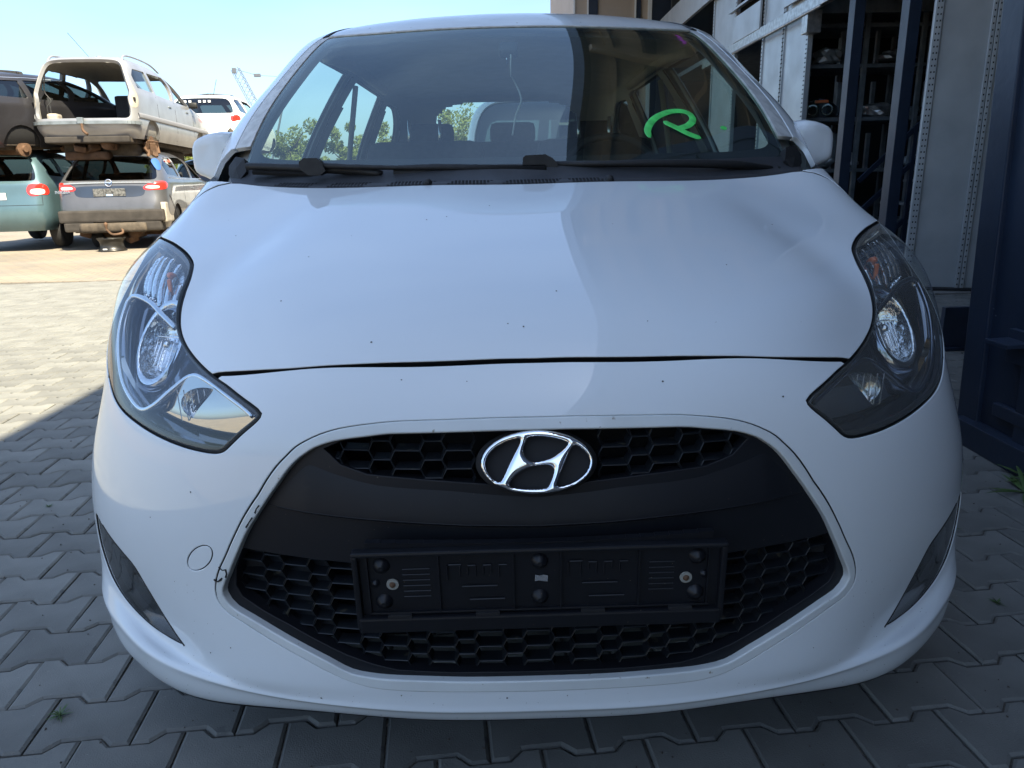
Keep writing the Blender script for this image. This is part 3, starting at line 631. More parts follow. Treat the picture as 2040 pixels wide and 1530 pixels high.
HATCH = [(.26, .12, 3.95, .79), (.42, .02, 4.08, .86), (.60, .0, 4.1, .875), (.78, .03, 4.02, .875), (.92, .05, 3.65, .87), (1.0, .09, 3.1, .85), (1.16, .22, 2.75, .79), (1.31, .34, 2.4, .72), (1.42, .52, 2.05, .62), (1.475, .8, 1.7, .42), (1.49, 1.1, 1.4, .004)]
TALL = [(.28, .10, 4.2, .84), (.5, .0, 4.3, .90), (.8, .0, 4.32, .91), (1.0, .03, 4.2, .905), (1.12, .05, 3.7, .89), (1.3, .09, 3.3, .87), (1.5, .15, 3.0, .84), (1.68, .24, 2.7, .78), (1.78, .42, 2.4, .66), (1.82, .8, 2.1, .45), (1.83, 1.3, 1.6, .004)]
def build_car(root, net, paint, wins, rear=None, arch=((.80, .33), (3.55, .33)), lining='black_matte', glassm='glass_dark', open_rear=False, glazed=True, rim=.012, front_glass=True, jamb=None, noglass=()):
    S = Surf(car_net(net)); S.sgn = 1; top = S.nr-1.02; nv = 11
    def yz(pts): return S.find(pts, [1, 2], (3.0, 8.9), (0, S.nr-1.2))
    bottom = []
    for yc, r in arch:
        pts = yz([(yc+r*math.cos(t), max(.30+r*math.sin(t), .285)) for t in np.linspace(math.pi*.985, math.pi*.015, 11)]); bottom.append(pts)
    right = [(0.02, 0)]
    for pts in bottom: right += [(.02, pts[0][1])]+pts+[(.02, pts[-1][1])]
    right += [(.02, nv)]
    loop = right+[(top, nv)]+[(top, v) for v in (7, 3, 0, -3, -7)]+[(top, -nv)]+[(u, -v) for u, v in right[::-1][:-1]]
    loop = dens([(u, v) for u, v in loop], .3)
    holes = []; names = []
    for nm, pts in wins:
        q = crv([tuple(a)+(1,) for a, p in zip(yz([p[:2] for p in pts]), pts)], step=.2); holes.append(q); names.append((nm, q)); m2 = mir(q); holes.append(m2); names.append((nm+'_', m2))
    if rear is not None: rq = crv(rear, step=.2); holes.append(rq); names.append(('rear', rq))
    if front_glass: fq = crv([(5.2, 9.35), (6.0, 9.3), (7.0, 9.25), (7.6, 9.3), (7.7, 9.8), (7.7, 10.9, 1), (5.15, 10.9, 1)], step=.2); holes += [fq, mir(fq)]; names += [('front', fq), ('front', mir(fq))]
    body = panel('body', S, loop, holes, paint, root, step=(.22, .22), rim=rim)
    if open_rear: sh_off = -.05
    else: sh_off = -.035
    U_, V_ = np.meshgrid(np.linspace(.02, top, 60), np.linspace(-nv, nv, 200), indexing='ij'); X = S.ev(U_, V_, sh_off).reshape(-1, 3); cu = (U_[:-1, :-1]+U_[1:, 1:])/2; cv = (V_[:-1, :-1]+V_[1:, 1:])/2; keep = np.ones(cu.size, bool)
    for h in holes: keep &= ~inside(np.stack([cu.ravel(), cv.ravel()], 1), grow(h, .03))
    keep = keep.reshape(cu.shape); ln = meshobj('lining', X, [(i*200+j, i*200+j+1, (i+1)*200+j+1, (i+1)*200+j) for i in range(59) for j in range(199) if keep[i, j]], lining, root, smooth=True)
    fl = MB(); fl.box(-.78, .78, .25, 3.6, .30, .36); fl.build('floor_pan', 'rust_dark', root)
    if not open_rear:
        for y0, z1 in ((1.5, 1.12), (2.5, 1.15)):
            for sg in (-1, 1): sb = MB(); sb.box(sg*.36-.27, sg*.36+.27, y0, y0+.14, .4, z1, .05); sb.build('seat', 'seat', root)
    for nm, q in names:
        if nm == 'rear' and open_rear: continue
        if nm in noglass: continue
        panel('window', S, grow(q, .02), [], glassm if nm != 'front' else 'glass', root, step=(.4, .4), off=-.012, rim=0)
    return S, yz
def lamp(S, root, pts, m, both_=True, off=.006, name='tail_lamp', only=None):
    for sg in ((1, -1) if both_ else (only or 1,)):
        q = crv([(p[0], sg*p[1])+tuple(p[2:]) for p in pts], step=.1); panel(name, S, q if sg > 0 else q[::-1], [], m, root, step=(.12, .12), off=off, rim=.012, rnd=.003)
def underside(root, L, w=.7, seed=1, z=.2):
    rr = random.Random(seed); b = MB()
    b.box(-w, w, .15, L-.4, z+.02, z+.10, .02); b.build('sill_frame', 'rust_dark', root)
    b = MB(); b.bar((-w*.95, .85, z-.02), (w*.95, .85, z-.02), .12, .09, ch=.02); b.build('rear_axle', 'rust', root)
    b = MB(); b.tube([(.25, .2, z), (.27, 1.5, z-.03), (.1, 3.0, z)], .035, 10); b.tube([(.25, .18, z), (.25, .55, z)], .09, 12); b.build('exhaust', 'rust', root, smooth=True)
    for k in range(7):
        x = rr.uniform(-w, w); y = rr.uniform(.2, .9); b = MB(); b.box(-.09, .09, -.12, .12, -.05, .05, .02, T(x, y, z-.03+rr.uniform(-.04, .03), rr.uniform(-.4, .4), rr.uniform(-.4, .4), rr.uniform(0, 3))); b.build('bracket', 'rust', root)
    for sg in (-1, 1):
        b = MB(); b.lathe([(0, -.05), (.10, -.05), (.125, -.03), (.125, .03), (.06, .04), (.05, .07), (0, .07)], 20, T(sg*(w+.06), .85, z+.04, 0, R(90)*sg)); b.build('brake_drum', 'rust', root)
def yard_cars():
    # ---- silver people carrier without its tailgate, top of the stack
    s = empty('silver_minivan', (0, 0, 0), label='silver people carrier with no tailgate stacked on top of the grey estate', cat='car')
    S, yz = build_car(s, VAN, 'silver', [('q', [(.42, 1.10), (.40, 1.30), (.55, 1.42), (1.05, 1.44), (1.12, 1.10)]), ('r', [(1.20, 1.08, 1), (1.16, 1.44), (1.95, 1.47), (2.02, 1.06, 1)]), ('f', [(2.12, 1.06, 1), (2.06, 1.465), (2.45, 1.38), (2.95, 1.10), (2.98, 1.05, 1)])],
                      rear=[(1.85, 0), (1.85, -1.4), (1.9, -2.15), (2.4, -2.4), (3.6, -2.25), (4.8, -2.5), (6.6, -2.45), (7.6, -2.25), (7.95, -1.6), (8.05, 0), (7.95, 1.6), (7.6, 2.25), (6.6, 2.45), (4.8, 2.5), (3.6, 2.25), (2.4, 2.4), (1.9, 2.15), (1.85, 1.4)], lining='lining', glassm='glass', open_rear=True, rim=.05, noglass=('r_', 'f', 'f_', 'r'), arch=((.78, .33), (3.45, .33)))
    for sg in (1, -1):
        q = crv([(2.9, sg*2.45), (2.95, sg*3.3), (3.6, sg*3.45), (4.6, sg*3.3), (5.6, sg*3.05), (6.6, sg*2.8), (7.4, sg*2.5), (6.6, sg*2.52), (4.8, sg*2.58), (3.7, sg*2.36)], step=.15); panel('bare_lamp_recess', S, q if sg > 0 else q[::-1], [], 'silver_jamb', s, step=(.2, .2), off=.003, rim=.006)
        b = MB(); p = S.pt(3.6, sg*2.9, .006); b.box(p.x-.02, p.x+.02, p.y-.02, p.y+.004, p.z-.03, p.z+.03, .003); b.build('lamp_hole', 'black_matte', s)
        V, F = ribbon(S, [(2.15, v*sg) for v in np.linspace(3.3, 9.4, 40)] if sg > 0 else [(2.15, -v) for v in np.linspace(3.3, 9.4, 40)], .085, .02, .006); meshobj('rubbing_strip', V, F, mat('grey_strip', (.22, .22, .23), .5) if sg > 0 else bpy.data.materials['grey_strip'], s, smooth=True)
        b = MB(); b.tube(hermite([(sg*.62, .42, 1.50), (sg*.60, .6, 1.63), (sg*.585, 1.2, 1.675), (sg*.58, 1.8, 1.665), (sg*.60, 2.15, 1.58)], 6), .018, 8); b.build('roof_rail', 'silver', s, smooth=True)
        for y in (1.75, 2.72):
            p = S.pt(*yz([(y, .93)])[0]); b = MB(); b.box(sg*p.x-.014, sg*p.x+.014, y-.07, y+.07, .915, .945, .01); b.build('door_handle', 'galv_dark', s, smooth=True)
        for y in (1.12, 2.04, 3.05):
            pts = yz([(y+(.0 if z > .7 else 0), z) for z in (.34, .5, .7, .9, 1.04)]); V, F = ribbon(S, [(u, sg*v) for u, v in pts], .006, .004, .0005); meshobj('door_gap', V, F, 'black_matte', s)
        b = MB(); b.box(sg*.93-.09, sg*.93+.09, 2.93, 3.02, 1.03, 1.15, .04); b.build('door_mirror', 'rubber', s, smooth=True)
    b = MB()
    for i in range(24):
        v = -3.5+7*i/24; p = S.pt(1.45, v, .02); q_ = S.pt(1.45, v+7/24., .02); b.bar(p, q_, .03, .05)
    b.build('bumper_strip', 'galv_dark', s)
    b = MB(); b.tube(hermite([(.02, .02, .55), (.02, -.08, .50), (.04, -.12, .40), (.12, -.16, .33)], 5), .022, 8); b.build('tow_bar', 'rust', s, smooth=True); b = MB(); b.box(-.05, .05, -.10, -.04, .50, .60, .01); b.build('tow_socket', 'galv_dark', s)
    # seats and loose trim in the load bay
    b = MB(); b.box(.02, .62, 1.35, 1.5, .45, 1.10, .05); b.build('rear_seat', 'seat', s, smooth=True)
    b = MB(); b.box(-.60, -.04, 1.75, 1.9, .4, .98, .05); b.build('rear_seat', 'seat', s, smooth=True)
    b = MB(); b.box(.10, .50, 2.0, 2.12, .6, 1.22, .06); b.build('front_seat', 'seat', s, smooth=True)
    for sg in (-1, 1): b = MB(); b.box(sg*.74-.02, sg*.74+.02, .5, 3.0, .36, .98, .01); b.build('side_trim', 'seat', s)
    b = MB(); b.tube(hermite([(-.62, .28, .55), (-.66, .25, .78), (-.60, .3, .9), (-.68, .3, 1.05), (-.63, .3, 1.3)], 6), .010, 6); b.build('loose_cable', 'rubber', s); b = MB(); b.box(-.68, -.50, .22, .42, .48, .70, .04); b.build('jack_cover', 'silver_jamb', s)
    b = MB(); b.tube([(-.10, .95, 1.63), (-.35, .75, 2.02)], .004, 5); b.build('aerial', 'rubber', s)
    underside(s, 4.2, seed=2)
    b = MB(); b.box(-.62, .66, .5, 1.5, .02, .24, .05); b.build('spare_wheel_well', 'rust_dark', s, smooth=True)
    b = MB(); b.box(-.55, .2, .35, .85, -.04, .10, .04); b.build('fuel_tank', 'rust', s, smooth=True)
    b = MB(); b.box(-.4, .5, 1.6, 3.4, .0, .22, .05); b.build('floor_tunnel', 'rust_dark', s, smooth=True)
    b = MB(); b.box(-.70, .70, .06, .16, .22, .32, .02); b.build('rear_beam', 'soil_plastic', s)
    rr = random.Random(4); b = MB()
    for k in range(12): b.box(-.05, .05, -.02, .02, -.10, .10, .01, T(.80+rr.uniform(-.05, .08), .72+rr.uniform(-.1, .1), .12+rr.uniform(-.08, .08), rr.uniform(-.6, .6), rr.uniform(-.6, .6), rr.uniform(0, 3)))
    b.build('bare_hub', 'rust', s, kind='stuff')
    b = MB()
    for k in range(16): b.box(-.06, .06, -.05, .05, -.04, .04, .01, T(rr.uniform(-.7, .7), 3.55+rr.uniform(-.15, .15), rr.uniform(.4, .9), rr.uniform(-.6, .6), rr.uniform(-.6, .6), rr.uniform(0, 3)))
    b.build('stripped_front', 'rust', s, kind='stuff')
    s.location = (-7.12, 13.35, 1.585); s.scale = (1, 1, 1.04); s.rotation_euler = (R(-1.0), 0, R(4))
    # ---- dark grey estate under it
    g = empty('grey_estate_car', (0, 0, 0), label='dark grey estate car with missing rear bumper under the silver people carrier', cat='car')
    S, yz = build_car(g, ESTATE, 'grey_paint', [('q', [(.62, 1.08), (.62, 1.22), (.85, 1.33), (1.30, 1.35), (1.36, 1.05)]), ('r', [(1.44, 1.04, 1), (1.40, 1.37), (2.15, 1.38), (2.22, 1.03, 1)]), ('f', [(2.32, 1.03, 1), (2.26, 1.38), (2.6, 1.30), (3.1, 1.06), (3.12, 1.03, 1)])],
                      rear=[(5.0, 0), (5.0, -1.3), (5.05, -2.0), (5.4, -2.3), (6.6, -2.25), (7.35, -1.9), (7.55, -1), (7.6, 0), (7.55, 1), (7.35, 1.9), (6.6, 2.25), (5.4, 2.3), (5.05, 2.0), (5.0, 1.3)], noglass=('r', 'f'))
    lamp(S, g, [(3.5, 1.32), (3.45, 2.0), (3.55, 3.3), (4.0, 3.62), (4.6, 3.3), (4.72, 2.7), (4.55, 1.9), (4.1, 1.5)], 'tail_red'); lamp(S, g, [(3.62, 1.45), (3.6, 2.3), (3.82, 2.35), (3.85, 1.5)], 'tail_clear', off=.010, name='lamp_window')
    b = MB()
    for i in range(20):
        v = -2.0+4.0*i/20; p = S.pt(4.55-.12*abs(v/2)**2, v, .012); q_ = S.pt(4.55-.12*abs((v+.2)/2)**2, v+.2, .012); b.bar(p, q_, .02, .022)
    b.build('chrome_bar', 'satin', g)
    p = S.pt(4.42, 0, .018); m_ = T(p.x, p.y, p.z, R(80)); b = MB(); b.tube([m_ @ Vector((.052*math.cos(a), .052*math.sin(a), 0)) for a in np.linspace(0, 2*math.pi, 25)], .008, 8, cap=False); b.prism([(-.05, -.003), (-.01, .012), (0, .0), (.05, .003), (.01, -.012), (0, 0)], .006, m_); b.build('round_badge', 'chrome', g)
    q = crv([(2.9, -1.15), (2.85, 0), (2.9, 1.15), (3.4, 1.35), (3.85, 1.2), (3.95, 0), (3.85, -1.2), (3.4, -1.35)], step=.15); panel('plate_recess', S, q, [], 'navy', g, step=(.2, .2), off=.002, rim=.004)
    b = MB(); p = S.pt(3.25, 0, .012); b.box(-.26, .26, p.y-.012, p.y+.002, p.z-.06, p.z+.055, .004); o = b.build('scratched_plate', mat('scratched_plate', (.16, .16, .155), .5, noise=.9, nscale=30), g); b = MB(); b.box(-.05, .05, p.y-.016, p.y-.012, p.z-.055, p.z-.03); b.build('plate_sticker', mat('pale_blue_sticker', (.35, .5, .75), .4), g)
    fc = bpy.data.curves.new('letters', 'FONT'); fc.body = 'INSIGNIA'; fc.size = .062; fc.extrude = .002; to = bpy.data.objects.new('letters', fc); col.objects.link(to); dg = bpy.context.evaluated_depsgraph_get(); me = bpy.data.meshes.new_from_object(to.evaluated_get(dg)); bpy.data.objects.remove(to); me.materials.clear()
    lo = link('lettering', me, 'satin', g); p = S.pt(3.22, -1.95, .010); lo.location = (p.x-.16, p.y+.01, p.z); lo.rotation_euler = (R(88), 0, R(-8))
    # exposed beam where the bumper is missing, with tow ball
    b = MB(); b.box(-.86, .86, -.03, .20, .38, .56, .03); b.build('bumper_beam', 'soil_plastic', g); b = MB(); b.box(-.55, .55, -.06, .16, .22, .37, .05); b.build('silencer', 'rust_dark', g, smooth=True)
    
    for x0, x1 in ((-.80, -.30), (.35, .80)): b = MB(); b.box(x0, x1, -.02, .25, .24, .40, .04); b.build('crash_can', 'soil_plastic', g)
    b = MB(); b.tube(hermite([(.12, -.02, .30), (.16, -.10, .22), (.02, -.18, .20), (-.06, -.2, .28)], 5), .02, 8); b.lathe([(0, .06), (.028, .045), (.034, .02), (.02, -.01), (.018, -.05)], 14, T(-.06, -.2, .33)); b.build('tow_hook', 'rust', g, smooth=True)
    b = MB()
    for k in range(14): t = k/13.; b.bar((.885+.012, .36+.36*t, .74-.34*t), (.885+.012, .39+.36*t, .77-.34*t), .012, .02)
    b.build('torn_bumper_edge', 'black_matte', g, kind='stuff'); b = MB(); b.box(.80, .885, .05, .52, .36, .66, .02); b.build('inner_quarter_panel', 'silver_jamb', g)
    b = MB(); b.box(-.20, .20, -.035, 0, 1.445, 1.475, .006, T(0, .74, -.035)); b.build('high_brake_lamp', 'tail_red', g)
    q = crv([(6.95, 2.05), (7.0, 2.75), (6.1, 2.95), (5.9, 2.5), (6.3, 2.15)], step=.12); panel('blue_tape', S, q, [], 'vinyl_blue', g, step=(.2, .2), off=.008, rim=.003)
    b = MB(); p = S.pt(*yz([(1.30, 1.2)])[0]); b.box(p.x-.06, p.x-.05, 1.16, 1.30, 1.05, 1.32, .0); b.build('orange_sticker', mat('orange_paper', (.6, .13, .06), .6), g)
    for sg in (1, -1):
        for y in (1.42, 2.26, 3.2):
            pts = yz([(y, z) for z in (.34, .5, .7, .9, 1.02)]); V, F = ribbon(S, [(u, sg*v) for u, v in pts], .006, .004, .0005); meshobj('door_gap', V, F, 'black_matte', g)
        for y in (2.1, 3.0): p = S.pt(*yz([(y, .86)])[0]); b = MB(); b.box(sg*p.x-.014, sg*p.x+.014, y-.08, y+.08, .845, .875, .01); b.build('door_handle', 'grey_paint', g, smooth=True)
        b = MB(); b.lathe([(.16, -.09), (.27, -.1), (.30, -.06), (.30, .06), (.27, .1), (.16, .09)], 28, T(sg*.74, 3.55, .26, 0, R(90))); b.build('flat_tyre', 'tyre', g, smooth=True)
    V, F = ribbon(S, [(u, v) for u, v in yz([(.58, 1.03), (1.0, 1.02), (2, 1.01), (3.1, 1.02)])], .012, .008, .003); meshobj('window_chrome', V, F, 'satin', g, smooth=True)
    b = MB(); b.lathe([(.16, -.09), (.27, -.1), (.30, -.05), (.30, .05), (.27, .1), (.16, .09)], 28, T(-.55, .95, .22, 0, R(90))); b.build('flat_tyre', 'tyre', g, smooth=True)
    underside(g, 4.6, seed=5)
    g.location = (-6.82, 13.25, .05); g.scale = (1, 1, 1.13); g.rotation_euler = (0, 0, R(9))
    # steel rim under its tail
    o = empty('steel_wheel_rim', (-6.80, 13.05, 0), label='bare black steel wheel rim lying flat under the grey estate', cat='wheel rim')
    b = MB(); b.lathe([(.225, 0), (.232, .012), (.215, .03), (.19, .06), (.185, .12), (.195, .17), (.215, .20), (.232, .215), (.225, .225), (.20, .20), (.17, .14)], 36); b.build('rim', mat('black_rim', (.03, .028, .025), .35, metal=.3, noise=.5, nscale=10), o, smooth=True)
    b = MB(); b.box(-.05, .02, -.225, -.219, .035, .055); b.build('white_label', 'clear_white', o)
    # ---- teal car at the left edge
    t = empty('teal_estate_car', (0, 0, 0), label='pale teal car with red and clear tail lamp at the left edge of the stack', cat='car')
    S, yz = build_car(t, HATCH, 'teal_paint', [('q', [(.5, 1.08), (.5, 1.25), (.65, 1.33), (1.0, 1.34), (1.05, 1.06)]), ('r', [(1.14, 1.05, 1), (1.10, 1.35), (1.75, 1.36), (1.82, 1.05, 1)]), ('f', [(1.92, 1.05, 1), (1.86, 1.36), (2.2, 1.28), (2.65, 1.06)])], rear=[(5.0, 0), (5.0, -1.5), (5.2, -2.1), (6.6, -2.05), (7.3, -1.8), (7.5, -1), (7.5, 1), (7.3, 1.8), (6.6, 2.05), (5.2, 2.1), (5.0, 1.5)])
    lamp(S, t, [(3.1, 1.55), (3.1, 2.4), (3.2, 3.3), (3.9, 3.2), (4.4, 2.6), (4.5, 2.0), (4.2, 1.6)], 'tail_red'); lamp(S, t, [(3.2, 1.7), (3.2, 2.7), (3.55, 2.72), (3.6, 1.75)], 'tail_clear', off=.011, name='lamp_window')
    V, F = ribbon(S, [(u, 2.45) for u in np.linspace(2.3, 3.1, 10)], .007, .004, .0005); meshobj('tailgate_gap', V, F, 'black_matte', t)
    V, F = ribbon(S, [(2.25, v) for v in np.linspace(-2.5, 2.5, 30)], .007, .004, .0005); meshobj('tailgate_gap', V, F, 'black_matte', t)
    b = MB(); p = S.pt(3.0, 0, .008); b.box(-.26, .26, p.y-.008, p.y, p.z-.05, p.z+.05); b.build('plate', 'clear_white', t)
    for sg in (1, -1): b = MB(); b.lathe([(.17, -.09), (.27, -.1), (.29, -.06), (.29, .06), (.27, .1), (.17, .09), (0, .05)], 28, T(sg*.74, .80, .27, 0, R(90)*sg)); b.build('wheel', 'tyre', t, smooth=True)
    for sg in (1, -1): b = MB(); b.lathe([(.17, -.09), (.27, -.1), (.29, -.06), (.29, .06), (.27, .1), (.17, .09), (0, .05)], 28, T(sg*.74, 3.4, .27, 0, R(90)*sg)); b.build('wheel', 'tyre', t, smooth=True)
    t.location = (-8.78, 13.1, 0.05); t.scale = (1, 1, 1.15); t.rotation_euler = (0, 0, R(9))
    # ---- anthracite car lying on the teal one
    d = empty('anthracite_car', (0, 0, 0), label='anthracite car with a dented wing lying on the teal car at the left edge', cat='car')
    S, yz = build_car(d, HATCH, 'dark_paint', [('q', [(.5, 1.08), (.5, 1.25), (.65, 1.33), (1.0, 1.34), (1.05, 1.06)]), ('r', [(1.14, 1.05, 1), (1.10, 1.35), (1.75, 1.36), (1.82, 1.05, 1)]), ('f', [(1.92, 1.05, 1), (1.86, 1.36), (2.2, 1.28), (2.65, 1.06)])], rear=[(5.0, 0), (5.0, -1.5), (5.2, -2.1), (6.6, -2.05), (7.3, -1.8), (7.5, -1), (7.5, 1), (7.3, 1.8), (6.6, 2.05), (5.2, 2.1), (5.0, 1.5)])
    lamp(S, d, [(3.4, 1.7), (3.4, 2.5), (3.6, 3.6), (4.0, 3.5), (4.5, 2.6), (4.5, 2.0)], 'tail_red'); underside(d, 4.1, seed=9)
    V, F = ribbon(S, [(u, v) for u, v in yz([(.45, 1.04), (.46, 1.26), (.66, 1.37), (1.2, 1.39), (1.9, 1.39)])], .014, .008, .004); meshobj('window_chrome', V, F, 'satin', d, smooth=True)
    d.location = (-9.25, 12.9, 1.50); d.rotation_euler = (R(2), R(3), R(-22))
    # ---- white hatch behind the silver car, standing on a grey one
    w = empty('white_hatchback', (0, 0, 0), label='white hatchback with red tail lamp stacked behind the silver people carrier', cat='car')
    S, yz = build_car(w, HATCH, 'white_far', [('q', [(.42, 1.06), (.45, 1.30), (.62, 1.36), (.95, 1.36), (1.05, 1.03)]), ('r', [(1.14, 1.03, 1), (1.05, 1.37), (1.75, 1.38), (1.82, 1.03, 1)]), ('f', [(1.92, 1.03, 1), (1.86, 1.38), (2.2, 1.30), (2.65, 1.05)])], rear=[(5.0, 0), (5.0, -1.5), (5.2, -2.2), (6.6, -2.15), (7.3, -1.8), (7.5, -1), (7.5, 1), (7.3, 1.8), (6.6, 2.15), (5.2, 2.2), (5.0, 1.5)], noglass=('r', 'f'))
    lamp(S, w, [(3.3, 1.9), (3.4, 2.6), (3.6, 3.3), (4.3, 3.1), (4.6, 2.7), (4.4, 2.0)], 'tail_red')
    p = S.pt(6.6, -.6, .004)
    for k in range(9): b = MB(); b.box(-.62+.11*k, -.56+.11*k, p.y-.01, p.y-.006, p.z+.0, p.z+.05); b.build('chalk_mark', 'clear_white', w) if k % 4 else None
    rr = random.Random(8); b = MB()
    for k in range(14): b.box(-.06, .06, -.03, .03, -.05, .05, .01, T(.72+rr.uniform(-.14, .12), .05+rr.uniform(-.05, .2), .55+rr.uniform(-.14, .10), rr.uniform(-1, 1), rr.uniform(-1, 1), rr.uniform(0, 3)))
    b.build('bare_bumper_mount', 'rust_dark', w, kind='stuff'); b = MB(); b.tube([(.2, .6, 1.44), (.34, .5, 1.78)], .005, 5); b.build('aerial', 'rubber', w)
    underside(w, 4.0, seed=12); w.location = (-6.98, 18.2, 1.68); w.rotation_euler = (0, 0, R(4))
    u_ = copy_tree(t); u_['label'] = 'grey blue car at the bottom of the rear stack, under the white hatchback'; u_['category'] = 'car'; u_.location = (-7.15, 18.3, 0); u_.rotation_euler = (0, 0, R(2)); u_.name = 'stacked_car'
    # ---- distant parked cars seen through the side windows
    for i, (x, y, rz, pm, lab) in enumerate([(-8.6, 27, 80, 'red_paint', 'red car parked far away in front of the trees'), (-12.2, 29, 84, 'white_far', 'white car parked far away left of the red car'), (-16.5, 30, 86, 'silver', 'silver car parked at the far left of the yard'), (-4.2, 28, 95, 'white_far', 'white car parked far away behind the rear window')]):
        c = empty('distant_car', (0, 0, 0), label=lab, cat='car'); S2, _ = build_car(c, HATCH, pm, [('r', [(.6, 1.04), (.7, 1.32), (1.75, 1.36), (1.8, 1.03)]), ('f', [(1.92, 1.03), (1.9, 1.36), (2.2, 1.28), (2.6, 1.06)])])
        for sg in (1, -1):
            for yy in (.8, 3.4): b = MB(); b.lathe([(0, -.09), (.27, -.1), (.30, -.06), (.30, .06), (.27, .1), (0, .09)], 20, T(sg*.74, yy, .30, 0, R(90)*sg)); b.build('wheel', 'tyre', c, smooth=True)
        c.location = (x, y, 0); c.rotation_euler = (0, 0, R(rz))
    # ---- white van right behind the hatchback, seen through its rear window
    v = empty('white_van', (0, 0, 0), label='white van parked behind the foreground car, seen through its rear window', cat='van')
    S, yz = build_car(v, TALL, 'white_far', [('r', [(.5, 1.22), (.6, 1.58), (1.9, 1.62), (2.0, 1.2)]), ('f', [(2.1, 1.2), (2.1, 1.6), (2.6, 1.5), (3.1, 1.22)])], rear=[(5.0, 0), (5.0, -1.6), (5.2, -2.4), (6.6, -2.4), (7.5, -1.9), (7.7, -1), (7.7, 1), (7.5, 1.9), (6.6, 2.4), (5.2, 2.4), (5.0, 1.6)], glassm='glass_dark')
    b = MB(); b.box(.0, .12, .17, .175, 1.42, 1.54); b.build('yellow_sticker', mat('pale_yellow_sticker', (.65, .62, .38), .5), v); v.location = (.50, 6.9, 0)
    for sg in (1, -1):
        for yy in (.8, 3.5): b = MB(); b.lathe([(0, -.09), (.27, -.1), (.31, -.06), (.31, .06), (.27, .1), (0, .09)], 20, T(sg*.78, yy, .31, 0, R(90)*sg)); b.build('wheel', 'tyre', v, smooth=True)
    # ---- cars standing behind the camera, mirrored in the lamps and chrome
    for x, y, rz, pm, lab in ((-5.5, -13, 70, 'red_paint', 'red car parked behind the photographer at the far side of the yard'), (-1.0, -15, 80, 'silver', 'silver car parked behind the photographer')):
        c = empty('parked_car', (0, 0, 0), label=lab, cat='car'); build_car(c, HATCH, pm, [('r', [(.6, 1.04), (.7, 1.32), (1.75, 1.36), (1.8, 1.03)])]); c.location = (x, y, 0); c.rotation_euler = (0, 0, R(rz))
yard_cars()
